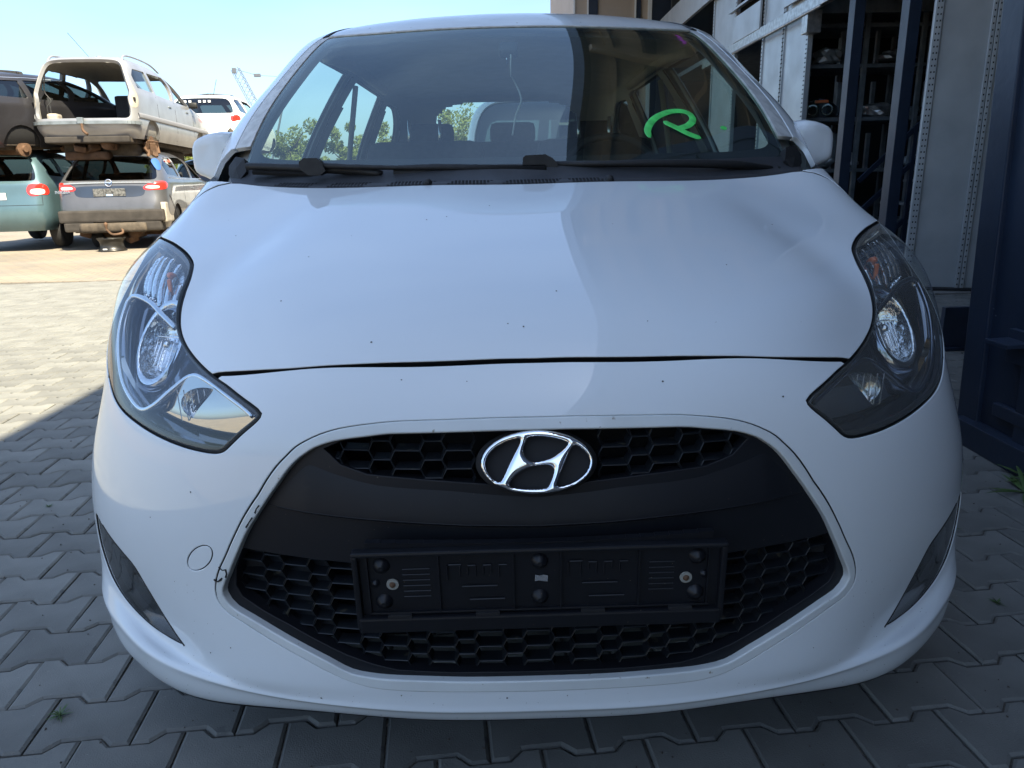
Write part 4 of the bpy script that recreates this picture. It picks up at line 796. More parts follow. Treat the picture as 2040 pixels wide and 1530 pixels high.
BODY_NET=[[(0,1.06,0.205),(0.17,1.065,0.205),(0.33,1.09,0.205),(0.48,1.13,0.2),(0.6,1.2,0.195),(0.7,1.29,0.2),(0.765,1.4,0.215),(0.78,1.6,0.225),(0.78,1.95,0.225),(0.78,2.55,0.225),(0.78,3.2,0.225),(0.78,3.85,0.225),(0.7683,4.45,0.225),(0.7254,4.8,0.225),(0.5616,4.93,0.225),(0.2808,4.965,0.225),(0,4.97,0.225)],
[(0,1,0.213),(0.17,1.003,0.214),(0.33,1.02,0.2182),(0.48,1.06,0.2039),(0.6194,1.12,0.1851),(0.7437,1.21,0.1882),(0.8319,1.34,0.2048),(0.8647,1.6,0.235),(0.8337,1.95,0.24),(0.83,2.55,0.24),(0.83,3.2,0.24),(0.83,3.85,0.24),(0.8176,4.5,0.24),(0.7719,4.85,0.24),(0.5976,4.98,0.24),(0.2988,5.015,0.24),(0,5.02,0.24)],
[(0,0.968,0.258),(0.17,0.972,0.258),(0.33,0.992,0.2608),(0.48,1.035,0.2579),(0.6376,1.1,0.2659),(0.7591,1.2,0.2761),(0.8574,1.34,0.2972),(0.8949,1.6,0.32),(0.8658,1.95,0.33),(0.858,2.55,0.33),(0.858,3.2,0.33),(0.858,3.85,0.33),(0.8451,4.53,0.33),(0.7979,4.88,0.33),(0.6178,5.01,0.33),(0.3089,5.045,0.33),(0,5.05,0.33)],
[(0,0.962,0.308),(0.17,0.966,0.306),(0.33,0.985,0.301),(0.48,1.03,0.291),(0.627,1.122,0.2876),(0.7619,1.225,0.317),(0.8714,1.37,0.3768),(0.8923,1.6,0.4),(0.8754,1.95,0.4),(0.866,2.55,0.4),(0.866,3.2,0.4),(0.866,3.85,0.4),(0.853,4.54,0.4),(0.8054,4.89,0.4),(0.6235,5.02,0.4),(0.3118,5.055,0.4),(0,5.06,0.4)],
[(0,0.96,0.42),(0.17,0.964,0.42),(0.35,0.99,0.42),(0.51,1.04,0.42),(0.6532,1.125,0.42),(0.78,1.235,0.42),(0.8727,1.38,0.43),(0.8963,1.6,0.47),(0.8815,1.95,0.5),(0.874,2.55,0.5),(0.874,3.2,0.5),(0.874,3.85,0.5),(0.8609,4.54,0.5),(0.8128,4.89,0.5),(0.6293,5.02,0.5),(0.3146,5.055,0.5),(0,5.06,0.5)],
[(0,0.958,0.56),(0.17,0.962,0.56),(0.34,0.984,0.56),(0.5,1.03,0.56),(0.6443,1.115,0.56),(0.7742,1.24,0.56),(0.8615,1.4,0.56),(0.885,1.62,0.59),(0.8808,1.95,0.62),(0.878,2.55,0.62),(0.878,3.2,0.62),(0.878,3.85,0.62),(0.8648,4.53,0.62),(0.8165,4.88,0.62),(0.6322,5.01,0.62),(0.3161,5.045,0.62),(0,5.05,0.62)],
[(0,0.972,0.7),(0.17,0.976,0.7),(0.33,0.998,0.7),(0.48,1.045,0.695),(0.6266,1.14,0.69),(0.759,1.275,0.685),(0.8337,1.44,0.68),(0.8687,1.66,0.7),(0.8728,1.95,0.72),(0.874,2.55,0.72),(0.874,3.2,0.72),(0.874,3.85,0.72),(0.8609,4.51,0.72),(0.8128,4.86,0.72),(0.6293,4.99,0.72),(0.3146,5.025,0.72),(0,5.03,0.72)],
[(0,1.022,0.788),(0.17,1.026,0.788),(0.32,1.048,0.7913),(0.46,1.098,0.7757),(0.6034,1.2,0.7639),(0.7408,1.3,0.7605),(0.8266,1.46,0.7653),(0.8673,1.7,0.785),(0.8675,1.95,0.8),(0.869,2.55,0.8),(0.869,3.2,0.8),(0.869,3.85,0.8),(0.856,4.5,0.8),(0.8082,4.85,0.8),(0.6257,4.98,0.8),(0.3128,5.015,0.8),(0,5.02,0.8)],
[(0,1.12,0.862),(0.17,1.125,0.861),(0.32,1.148,0.858),(0.46,1.2,0.853),(0.6068,1.3,0.846),(0.7586,1.4,0.845),(0.8392,1.55,0.845),(0.8693,1.77,0.85),(0.8626,1.95,0.86),(0.861,2.55,0.86),(0.861,3.2,0.86),(0.861,3.85,0.86),(0.8481,4.49,0.86),(0.8007,4.84,0.86),(0.6199,4.97,0.86),(0.31,5.005,0.86),(0,5.01,0.86)],
[(0,1.32,0.926),(0.17,1.325,0.926),(0.32,1.345,0.923),(0.46,1.385,0.918),(0.6122,1.455,0.911),(0.7671,1.54,0.91),(0.8494,1.68,0.905),(0.8746,1.88,0.9),(0.8602,2.1,0.91),(0.854,2.62,0.91),(0.854,3.22,0.91),(0.854,3.86,0.91),(0.8412,4.47,0.91),(0.7942,4.82,0.91),(0.6149,4.95,0.91),(0.3074,4.985,0.91),(0,4.99,0.91)],
[(0,1.57,0.986),(0.17,1.575,0.986),(0.32,1.59,0.985),(0.46,1.62,0.981),(0.6155,1.68,0.974),(0.7679,1.74,0.972),(0.8462,1.86,0.962),(0.8726,2.02,0.95),(0.8572,2.22,0.955),(0.847,2.68,0.955),(0.847,3.25,0.955),(0.847,3.88,0.955),(0.8343,4.45,0.955),(0.7877,4.8,0.955),(0.6098,4.93,0.955),(0.3049,4.965,0.955),(0,4.97,0.955)],
[(0,1.79,1.04),(0.17,1.795,1.042),(0.32,1.812,1.0408),(0.46,1.845,1.0405),(0.6199,1.9,1.0481),(0.7675,1.96,1.063),(0.8392,2.08,1.0497),(0.8618,2.2,1.017),(0.8511,2.36,1),(0.838,2.75,1),(0.838,3.28,1),(0.838,3.9,1),(0.8254,4.43,1),(0.7793,4.78,1),(0.6034,4.91,1),(0.3017,4.945,1),(0,4.95,1)]]
TOP_NET=[[(0,1.87,1.078),(0.2,1.885,1.078),(0.38,1.92,1.08),(0.5655,1.97,1.083),(0.7316,2.04,1.085),(0.845,2.14,1.065),(0.872,2.32,1.035),(0.876,2.6,1.03),(0.866,3.1,1.04),(0.83,3.7,1.06),(0.8,4.4,1.09),(0.72,4.85,1.1),(0.4,4.97,1.1),(0,5,1.1)],
[(0,2.0693,1.2399),(0.1913,2.0827,1.2409),(0.3627,2.1143,1.2429),(0.5371,2.161,1.2456),(0.6986,2.2227,1.2462),(0.8347,2.3333,1.21),(0.8616,2.5133,1.195),(0.8464,2.7833,1.1933),(0.8186,3.2333,1.2),(0.7912,3.7833,1.21),(0.7596,4.4167,1.22),(0.66,4.8333,1.22),(0.36,4.94,1.2233),(0,4.97,1.225)],
[(0,2.2793,1.3822),(0.1813,2.291,1.3842),(0.3427,2.3193,1.3862),(0.5028,2.3627,1.3886),(0.6484,2.416,1.3879),(0.7703,2.5267,1.355),(0.7945,2.7067,1.355),(0.7822,2.9667,1.3567),(0.7569,3.3667,1.36),(0.7329,3.8667,1.36),(0.6996,4.4033,1.37),(0.6,4.76,1.36),(0.32,4.8533,1.3667),(0,4.8833,1.37)],
[(0,2.5,1.5103),(0.17,2.51,1.5103),(0.32,2.535,1.5094),(0.4648,2.575,1.5094),(0.5924,2.62,1.5093),(0.6775,2.72,1.5117),(0.7028,2.9,1.5303),(0.6937,3.15,1.5314),(0.6741,3.5,1.5251),(0.655,3.95,1.51),(0.6448,4.4,1.525),(0.5616,4.66,1.515),(0.2912,4.73,1.53),(0,4.75,1.535)],
[(0,2.77,1.5986),(0.15,2.775,1.5965),(0.28,2.79,1.5938),(0.4078,2.82,1.5885),(0.5082,2.86,1.5821),(0.5751,2.93,1.5756),(0.6002,3.05,1.5797),(0.6037,3.25,1.5836),(0.5934,3.55,1.5826),(0.58,3.95,1.572),(0.572,4.35,1.565),(0.4784,4.56,1.56),(0.26,4.62,1.572),(0,4.64,1.576)],
[(0,3.12,1.618),(0.1,3.125,1.618),(0.19,3.13,1.617),(0.26,3.14,1.616),(0.32,3.16,1.614),(0.36,3.2,1.612),(0.38,3.27,1.612),(0.39,3.37,1.612),(0.39,3.6,1.611),(0.38,3.9,1.604),(0.36,4.15,1.594),(0.31,4.32,1.588),(0.16,4.37,1.589),(0,4.38,1.59)],
[(0,3.5,1.622),(0.001,3.5346,1.622),(0.0019,3.5692,1.622),(0.0027,3.6038,1.622),(0.0033,3.6385,1.622),(0.0037,3.6731,1.622),(0.004,3.7077,1.622),(0.004,3.7423,1.622),(0.0037,3.7769,1.622),(0.0033,3.8115,1.622),(0.0027,3.8462,1.622),(0.0019,3.8808,1.622),(0.001,3.9154,1.622),(0,3.95,1.622)]]

BS = Surf(BODY_NET); TS = Surf(TOP_NET)
car = empty('parked_car', (0, 1.8, 0), label='white hatchback parked head-on in the foreground with green marker on its windscreen', cat='car')
_cl = Vector((0, 1.8, 0))
def place_children(root):
    """parts were modelled in world coordinates: keep them there under the moved root"""
    for c in root.children: c.matrix_parent_inverse = Matrix.Translation(-root.location)
# --- outlines on the body surface, left half (v < 0)
HEAD_IN = [(6.935, -3.303), (7.137, -3.588), (7.32, -3.796), (7.485, -3.927), (7.657, -4.013), (7.838, -4.062), (8.061, -4.095), (8.309, -4.113), (8.549, -4.129), (8.769, -4.174), (8.937, -4.241), (9.133, -4.405), (9.31, -4.627), (9.469, -4.926), (9.575, -5.39)]
HEAD_OUT = [(9.53, -5.75), (9.30, -6.02), (8.85, -6.22), (8.3, -6.24), (7.7, -6.08), (7.2, -5.80), (6.8, -5.45), (6.45, -5.08)]
HEAD_LOW = [(6.146, -4.719), (6.008, -4.447), (5.929, -4.154), (5.867, -3.859), (5.824, -3.594), (5.79, -3.324), (5.776, -3.113), (5.776, -2.941), (5.809, -2.853), (5.881, -2.79), (6.039, -2.667), (6.205, -2.535), (6.30, -2.505), (6.369, -2.559), (6.56, -2.786), (6.774, -3.045)]
HEAD = crv(HEAD_IN+HEAD_OUT+HEAD_LOW, step=.09)
GR_OUT = [(6.295, 0), (6.298, -.377), (6.265, -1.118), (6.215, -1.416), (6.147, -1.685), (6.069, -1.871), (5.985, -2.008), (5.912, -2.104), (5.808, -2.194), (5.688, -2.291), (5.532, -2.388), (5.371, -2.472), (5.274, -2.532), (5.078, -2.635), (4.83, -2.735), (4.606, -2.816), (4.395, -2.905), (4.196, -2.968), (4.054, -2.988), (3.952, -2.968), (3.861, -2.896), (3.796, -2.774), (3.699, -2.609), (3.41, -2.191), (3.222, -1.979), (3.038, -1.757), (2.91, -1.522), (2.857, -1.225), (2.816, -.597), (2.79, 0)]
GR_IN = [(6.133, 0), (6.133, -.38), (6.106, -1.205), (6.069, -1.414), (6.001, -1.726), (5.92, -1.911), (5.85, -2.004), (5.761, -2.099), (5.641, -2.19), (5.482, -2.287), (5.404, -2.336), (5.242, -2.43), (4.951, -2.581), (4.671, -2.682), (4.355, -2.798), (4.194, -2.871), (4.078, -2.893), (3.99, -2.859), (3.92, -2.794), (3.837, -2.625), (3.728, -2.439), (3.541, -2.158), (3.384, -1.947), (3.198, -1.736), (3.136, -1.562), (3.105, -1.386), (3.082, -1.043), (3.047, -.595), (3.035, 0)]
def sym(half):
    """closed loop from a half that starts and ends on the centre line"""
    return half+[(u, -v) for u, v in half[-2:0:-1]]
GRO = crv(sym(GR_OUT), step=.1); GRI = crv(sym(GR_IN), step=.1)
FOG = crv([(4.36, -5.30), (4.282, -4.95), (4.16, -4.68), (4.065, -4.40), (3.974, -4.271), (3.741, -4.137), (3.484, -4.027), (3.235, -3.905), (3.075, -3.80, 1), (3.02, -3.93), (2.99, -4.15), (2.955, -4.45), (2.955, -4.75), (2.98, -5.04), (3.113, -5.285), (3.48, -5.42), (3.995, -5.43)], step=.09)
TOW = crv([(4.573, -2.934), (4.496, -2.96), (4.42, -3.01), (4.354, -3.077), (4.31, -3.152), (4.293, -3.221), (4.308, -3.272), (4.354, -3.295), (4.424, -3.289), (4.506, -3.256), (4.586, -3.202), (4.651, -3.136), (4.691, -3.068), (4.703, -3.006), (4.684, -2.959), (4.638, -2.934)], step=.05)
def arc(yc, zc, r, a0, a1, n, vr): return BS.find([(yc+r*math.cos(R(a)), zc+r*math.sin(R(a))) for a in np.linspace(a0, a1, n)], [1, 2], vr, (0, 9))
WF, WR_, WZ = 1.80, 4.415, .305
ARCH_F = arc(WF, WZ, .355, 197, 62, 9, (5.9, 8.6)); ARCH_F2 = arc(WF, WZ, .355, 50, -14, 6, (6.5, 8.6))
ARCH_R = arc(WR_, WZ, .355, 194, -14, 13, (8.8, 12.2))
neg = lambda L: [(u, -v) for u, v in L]
# seam between bumper and wing, from the lamp to the arch
k_seam = 4
BUMP_L = [(7.09, 0), (7.09, -.366), (7.05, -1.134), (6.965, -2.163), (6.925, -2.9), (6.91, -3.13, 1)]
head_low_out = grow(HEAD, .035)
def between(loop, a, b):
    """points of a closed loop from the one nearest a to the one nearest b, the way its list runs"""
    A = np.array(loop); i = ((A-a)**2).sum(1).argmin(); j = ((A-b)**2).sum(1).argmin(); r = []; k = i
    while True:
        r.append(tuple(A[k]))
        if k == j: break
        k = (k+1) % len(A)
    return r
lowseg = between(head_low_out, (6.45, -5.08), (6.87, -3.17))[::-1]
arc_b = neg(ARCH_F)[:4]; seam_end = arc_b[-1]
half = [p for p in crv(BUMP_L, closed=False, step=.12)]+lowseg+[(6.38, -5.3), (6.25, -5.65), (seam_end[0]+.05, seam_end[1]+.35)]+arc_b[::-1]+[(1.2, arc_b[0][1]+.02), (.3, arc_b[0][1]+.04), (.05, -6.0), (.05, -5), (.05, -4), (.05, -3), (.05, -2), (.05, -1), (.05, 0)]
BUMP = half+[(u, -v) for u, v in half[-2:0:-1]]
BUMP = dens(BUMP, .16)
def lipform(u, v):
    """crisper fold of the lower lip"""
    return .0045*np.exp(-np.abs((u-2.0)/.17)**1.5)-.0012*np.exp(-((u-2.6)/.3)**2)*np.clip(np.abs(v)/1.5+.4, 0, 1)
bumper = panel('front_bumper', BS, BUMP, [GRO, FOG, mir(FOG), TOW], 'white', car, step=(.07, .085), rim=.014, offf=lipform, gap_shade='all')
panel('towing_eye_cover', BS, grow(TOW, -.027), [], 'white', bumper, step=(.08, .08), off=-.0003, rim=.008, rnd=.0008, gap_shade='all')
# lower air lip under the bumper
lip = MB(); A = np.linspace(-5.6, 5.6, 80); z = BS.ev(np.full(80, 1.0), A); q = BS.ev(np.full(80, .25), A)
V = []; F = []
for i in range(80):
    n = Vector((z[i][0], (z[i][1]-1.9), 0)).normalized()
    for d, dz in ((.0, -.002), (-.012, -.012), (-.03, -.014), (-.05, .0)): V.append((z[i][0]+n.x*d, z[i][1]+n.y*d, z[i][2]+dz))
for i in range(79):
    for k in range(3): F.append((i*4+k, (i+1)*4+k, (i+1)*4+k+1, i*4+k+1))
meshobj('lower_lip', V, F, 'black_plastic', car, smooth=True)
# grille surround: a band standing proud between the groove and the opening
sur = panel('grille_surround', BS, grow(GRO, -.045), [GRI], 'white_dirty', car, step=(.08, .08), off=.0015, rim=.010, hole_rim=.03, rnd=.003, gap_shade='outer')
# paint scratches on the surround
def scratch(path, w, m='black_matte', par=None, off=.0024, S=None):
    S = S or BS; A = np.array(path); P = S.ev(A[:, 0], A[:, 1], off); n = S.out(A[:, 0], A[:, 1]); t = np.gradient(P, axis=0); o = np.cross(t, n); o /= np.linalg.norm(o, axis=1, keepdims=True)
    ww = w*np.array([.35+.65*abs(math.sin(1.7*i+1)) for i in range(len(P))])[:, None]; V = np.vstack([P+o*ww, P-o*ww, P+o*ww-n*.0008, P-o*ww-n*.0008]); c = len(P); F = []
    for i in range(c-1): F += [(i, i+1, c+i+1, c+i), (i, 2*c+i, 2*c+i+1, i+1), (c+i, c+i+1, 3*c+i+1, 3*c+i)]
    return meshobj('scratch', V, F, m, par)
scratch([(5.26, -2.43), (5.22, -2.46), (5.17, -2.475)], .0012, par=sur)
scratch([(5.12, -2.50), (5.06, -2.535), (5.0, -2.565)], .0012, par=sur)
scratch([(4.44, -2.78), (4.42, -2.83), (4.45, -2.87)], .0011, par=sur)
scratch([(4.43, -2.79), (4.38, -2.785), (4.33, -2.80)], .0016, par=sur)
scratch([(4.27, -2.945), (4.255, -2.90), (4.29, -2.86), (4.32, -2.84)], .0019, par=sur)
# ---- grille insert: mesh zone above, plain band folded outwards, mesh zone below
UPB = [(5.823, -1.993), (5.724, -1.794), (5.637, -1.567), (5.58, -1.391), (5.548, -1.132), (5.515, -.71), (5.475, -.462), (5.42, 0)]
LOB = [(4.63, -2.75), (4.585, -2.416), (4.558, -2.032), (4.53, -1.593), (4.522, -1.257), (4.50, -.6), (4.49, 0)]
FOLD = [(5.24, -2.5), (5.207, -2.01), (5.168, -1.581), (5.138, -1.149), (5.10, -.6), (5.081, 0)]
upb = lambda v: np.interp(-np.abs(v), [p[1] for p in UPB], [p[0] for p in UPB])
lob = lambda v: np.interp(-np.abs(v), [p[1] for p in LOB], [p[0] for p in LOB])
fld = lambda v: np.interp(-np.abs(v), [p[1] for p in FOLD], [p[0] for p in FOLD])
def sstep(x): x = np.clip(x, 0, 1); return x*x*(3-2*x)
def bandoff(u, v):
    f = fld(v); U_ = upb(v); L_ = lob(v)
    t = np.clip((u-f)/np.maximum(U_-f, .05), 0, 1.3)
    hi = .004-.012*t**1.3
    lo = .004-.034*np.clip((f-u)/.16, 0, 1)**.9-.006*np.clip((f-u-.16)/.4, 0, 1)
    d = np.where(u > f, hi, lo)
    edge = np.clip((np.abs(v)-2.0)/.5, 0, 1)*.012
    return d-edge-.006
bandh = [(5.42, 0)]+[(p[0], p[1]) for p in UPB[::-1][1:]]+[(5.93, -2.12), (5.70, -2.28), (5.4, -2.46), (5.0, -2.65), (4.72, -2.78), (4.60, -2.80)]+LOB[1:]
bandloop = dens(sym(bandh), .1)
foldc = [(float(fld(np.array([v]))[0]), v) for v in np.linspace(-2.52, 2.52, 64)]
hi_ = dens([(float(upb(np.array([v]))[0]), v) for v in np.linspace(2.0, -2.0, 50)]+[(5.93, -2.14), (5.70, -2.30), (5.4, -2.48), (5.24, -2.56)]+[(u+.0, v) for u, v in foldc]+[(5.24, 2.56), (5.4, 2.48), (5.70, 2.30), (5.93, 2.14)], .1)
band = panel('grille_band', BS, hi_, [], 'insert', car, step=(.05, .09), offf=lambda u, v: bandoff(np.maximum(u, fld(v)), v), rim=0)
lo_ = dens(foldc[::-1]+[(5.24, -2.56), (5.0, -2.70), (4.72, -2.82), (4.60, -2.84)]+[(float(lob(np.array([v]))[0]), v) for v in np.linspace(-2.7, 2.7, 60)]+[(4.60, 2.84), (4.72, 2.82), (5.0, 2.70), (5.24, 2.56)], .1)
panel('band_underside', BS, lo_, [], 'insert', band, step=(.05, .09), offf=lambda u, v: bandoff(np.minimum(u, fld(v)-1e-4), v), rim=.004, rnd=.001)
# step line under the upper mesh
for sg in (1, -1):
    path = [(u-.055, v*sg) for u, v in crv(UPB, closed=False, step=.08)]
    V, F = ribbon(BS, path, .005, .004, bandoff(np.array([p[0] for p in path]), np.array([p[1] for p in path]))[:, None]*1.0+.0005 if False else 0)
def honey(name, zone, x0, z0, recess, blind, depth=.018, bar=.0032, seed=1):
    """hexagonal grille: every cell is a ring of bars with walls running back; 'blind' cells are closed behind"""
    PX, PZ = .0740, .0262; V = []; F = []; VB = []; FB = []
    cells = []
    for c in range(-16, 17):
        for r in range(-16, 17):
            wide = (c % 2 == 0); cx = x0+c*PX/2; cz = z0+r*PZ+(0 if wide else PZ/2); cells.append((cx, cz, wide, c, r))
    for cx, cz, wide, c, r in cells:
        hf = .0182 if wide else .0122; sl = .0064; hz = PZ/2
        poly = [(hf+sl, 0), (hf, hz), (-hf, hz), (-hf-sl, 0), (-hf, -hz), (hf, -hz)]
        P = np.array([(cx+a, cz+b) for a, b in poly]); Pc = np.array([[cx, cz]])
        uvc = XZ.uv(Pc)
        if not zone(uvc[0][0], uvc[0][1]): continue
        def ring(k, dep, shrink):
            q = np.array([(cx+a*(1-shrink/(hf+sl)*1.0), cz+b*(1-shrink/hz)) for a, b in poly]); y = XZ.y(q)+dep; return [(q[i][0], y[i], q[i][1]) for i in range(6)]
        o = ring(0, recess, 0); i1 = ring(1, recess-.0008, bar*.30); i2 = ring(2, recess+.002, bar*.5); bk = ring(3, recess+depth, bar*.75)
        n = len(V); V += o+i1+i2+bk
        for L in range(3):
            for k in range(6): a = n+L*6+k; b = n+L*6+(k+1) % 6; F.append((a, b, b+6, a+6))
        if blind(cx, cz): F.append(tuple(n+12+(0 if False else k) for k in range(6)) if False else tuple(n+18+k for k in range(6)))
    return meshobj(name, V, F, 'mesh', car)
class _XZ:
    """looks up the front surface by (x, z)"""
    def __init__(s):
        uu, vv = np.meshgrid(np.linspace(2.6, 6.6, 160), np.linspace(-3.3, 3.3, 241), indexing='ij'); s.U, s.V = uu, vv
        s.X = BS.ev(uu, vv); s.zs = np.linspace(.24, .80, 225); s.xs = np.linspace(-.70, .70, 281); s.Y = np.zeros((225, 281)); s.UU = np.zeros((225, 281)); s.VV = np.zeros((225, 281))
        # x depends almost only on v, z on u: two passes of 1-D interpolation
        Z = np.zeros((160, 281)); Yc = np.zeros((160, 281)); Vc = np.zeros((160, 281))
        for i in range(160):
            Z[i] = np.interp(s.xs, s.X[i, :, 0], s.X[i, :, 2]); Yc[i] = np.interp(s.xs, s.X[i, :, 0], s.X[i, :, 1]); Vc[i] = np.interp(s.xs, s.X[i, :, 0], s.V[i])
        for j in range(281):
            s.Y[:, j] = np.interp(s.zs, Z[:, j], Yc[:, j]); s.UU[:, j] = np.interp(s.zs, Z[:, j], s.U[:, 0]); s.VV[:, j] = np.interp(s.zs, Z[:, j], Vc[:, j])
    def bl(s, T_, q):
        q = np.asarray(q, float); a = np.clip((q[:, 0]-s.xs[0])/(s.xs[1]-s.xs[0]), 0, 279.99); b = np.clip((q[:, 1]-s.zs[0])/(s.zs[1]-s.zs[0]), 0, 223.99); j = a.astype(int); i = b.astype(int); a -= j; b -= i
        return T_[i, j]*(1-a)*(1-b)+T_[i, j+1]*a*(1-b)+T_[i+1, j]*(1-a)*b+T_[i+1, j+1]*a*b
    def y(s, q): return s.bl(s.Y, q)
    def uv(s, q): return np.stack([s.bl(s.UU, q), s.bl(s.VV, q)], 1)
XZ = _XZ()
gin = np.array(GRI)
in_up = lambda u, v: (u > upb(v)-.10) and (u < 6.30) and abs(v) < 1.99 and not (abs(v) < .50)
in_lo = lambda u, v: u < lob(v)+.12 and inside([(u, v)], grow(GRI, -.06))[0]
honey('grille_mesh', lambda u, v: in_up(u, v) and v < 0, .037, .668, .017, lambda x, z: abs(x) > .31 or abs(x) < .10, depth=.022)
honey('grille_mesh', lambda u, v: in_up(u, v) and v > 0, .037, .668, .017, lambda x, z: abs(x) > .31 or abs(x) < .10, depth=.022)
honey('grille_mesh', in_lo, .0, .345, .026, lambda x, z: abs(x) > .30 and z > .36, depth=.022)
# flat flange round the mesh, just inside the surround
fl_in = grow(GRI, -.15)
def flo(u, v): return -.011+0*u
lobz = grow(GRI, .10)
hole_lo = dens(sym([(4.62, 0), (4.62, -1.2), (4.66, -2.0), (4.70, -2.66), (4.42, -2.74), (4.18, -2.77), (4.05, -2.72), (3.92, -2.52), (3.78, -2.26), (3.60, -2.0), (3.43, -1.76), (3.30, -1.52), (3.21, -1.30), (3.16, -.8), (3.14, 0)]), .1)
hole_up = dens(sym([(6.11, 0), (6.11, -.5), (6.085, -1.2), (5.99, -1.68), (5.88, -1.86), (5.70, -1.70), (5.60, -1.45), (5.45, 0)]), .1)
panel('grille_frame', BS, lobz, [hole_lo, hole_up], 'insert', car, step=(.1, .12), offf=flo, rim=.0001, hole_rim=.02)
# radiator and crash beam in the dark behind
b = MB(); b.box(-.42, .42, 1.14, 1.17, .28, .72); b.box(-.5, .5, 1.06, 1.10, .455, .53, .01); b.build('radiator', 'black_matte', car)
# dark inner shell that closes every gap
def shell(name, S, u0, u1, v0, v1, nu, nv, off, m, parent, holes=(), flip=False):
    U_, V_ = np.meshgrid(np.linspace(u0, u1, nu), np.linspace(v0, v1, nv), indexing='ij'); X = S.ev(U_, V_, off).reshape(-1, 3); F = []
    cu = (U_[:-1, :-1]+U_[1:, 1:])/2; cv = (V_[:-1, :-1]+V_[1:, 1:])/2; keep = np.ones(cu.size, bool)
    for h in holes: keep &= ~inside(np.stack([cu.ravel(), cv.ravel()], 1), h)
    keep = keep.reshape(cu.shape)
    for i in range(nu-1):
        for j in range(nv-1):
            if keep[i, j]:
                a = i*nv+j; f = (a, a+1, a+nv+1, a+nv); F.append(f[::-1] if flip else f)
    return meshobj(name, X, F, m, parent, smooth=True)
tow_in = grow(TOW, .05)
archhole = [dens([(u, v) for u, v in ARCH_F+ARCH_F2]+[(.4, ARCH_F2[-1][1]), (.4, ARCH_F[0][1])], .2)]; archhole += [mir(archhole[0])]
ARR = [dens([(u, v) for u, v in ARCH_R]+[(.4, ARCH_R[-1][1]), (.4, ARCH_R[0][1])], .2)]; ARR += [mir(ARR[0])]
lampholes = [grow(HEAD, -.02), mir(grow(HEAD, -.02)), grow(FOG, -.02), mir(grow(FOG, -.02)), grow(GRO, -.03)]
shell('inner_shell', BS, .4, 10.9, -15, 15, 100, 300, -.02, 'black_matte', car, lampholes+archhole+ARR)
# ---- bonnet
HOOD_L = [(7.195, 0), (7.20, -.366), (7.16, -1.136), (7.075, -1.75), (7.03, -2.2), (7.035, -2.77), (7.02, -3.1), (6.985, -3.29, 1)]
hseg = between(grow(HEAD, .045), (6.99, -3.30), (9.60, -5.40))
HOOD_L = crv(HOOD_L, closed=False, step=.12)[:-1]+hseg+[(9.75, -5.52), (9.95, -5.60), (10.2, -5.56), (10.5, -5.36), (10.72, -5.1), (10.88, -4.82), (10.955, -4.62), (10.975, -4.45), (10.968, -4.19), (10.975, -3.8), (10.98, -3.4), (10.98, -2.27), (10.98, -1.37), (10.98, 0)]
HOOD = dens(HOOD_L+[(u, -v) for u, v in HOOD_L[-2:0:-1]], .14)
def crease(u, v):
    """soft swage running from the lamp's inner top corner back towards the screen pillar"""
    a = np.abs(v); c = 4.05-(u-7.6)*.28; d = a-c; w = np.clip((u-7.3)/.9, 0, 1)*np.clip((10.6-u)/1.2, 0, 1)
    return -.005*w*np.exp(-(d/.38)**2)
panel('bonnet', BS, HOOD, [], 'white', car, step=(.07, .085), rim=.014, offf=crease, gap_shade='all')
SPECKS = [(9.011, -2.546), (9.813, -1.151), (9.886, -0.903), (10.199, -0.388), (8.25, 0.238), (7.731, -0.208), (7.677, -0.076), (7.452, -1.444), (9.554, 3.346), (8.664, 2.166), (9.6, -3.913), (8.168, -2.601), (9.451, -2.099), (7.719, 1.021), (6.832, -0.561), (6.853, -1.127), (6.259, -2.594), (6.737, 1.074), (6.377, 2.233), (5.293, -3.205), (4.849, -3.789), (3.413, -3.005), (3.216, -3.362), (3.287, 2.664), (2.323, -2.102), (2.724, -1.267), (2.597, -0.297), (2.63, 0.241)]
dm = MB(); rr_ = random.Random(2)
for u, v in SPECKS+[(rr_.uniform(1.3, 2.75), rr_.uniform(-4.6, 4.6)) for _ in range(150)]+[(rr_.uniform(2.7, 4.2), rr_.choice((-1, 1))*rr_.uniform(3.0, 3.7)) for _ in range(30)]:
    if (u, v) not in SPECKS: lo_s = .26
    else: lo_s = .75
    p = BS.pt(u, v, .0004); n_ = BS.out(np.array([u]), np.array([v]))[0]; q_ = Vector(n_).to_track_quat('Z', 'Y').to_matrix().to_4x4(); q_.translation = p; s_ = rr_.uniform(.0008, .0019)*lo_s
    dm.prism([(s_*math.cos(R(a))*rr_.uniform(.6, 1.5), s_*math.sin(R(a))) for a in range(0, 360, 60)], .0005, q_)
dm.build('dirt_specks', 'dirt', car, kind='stuff')
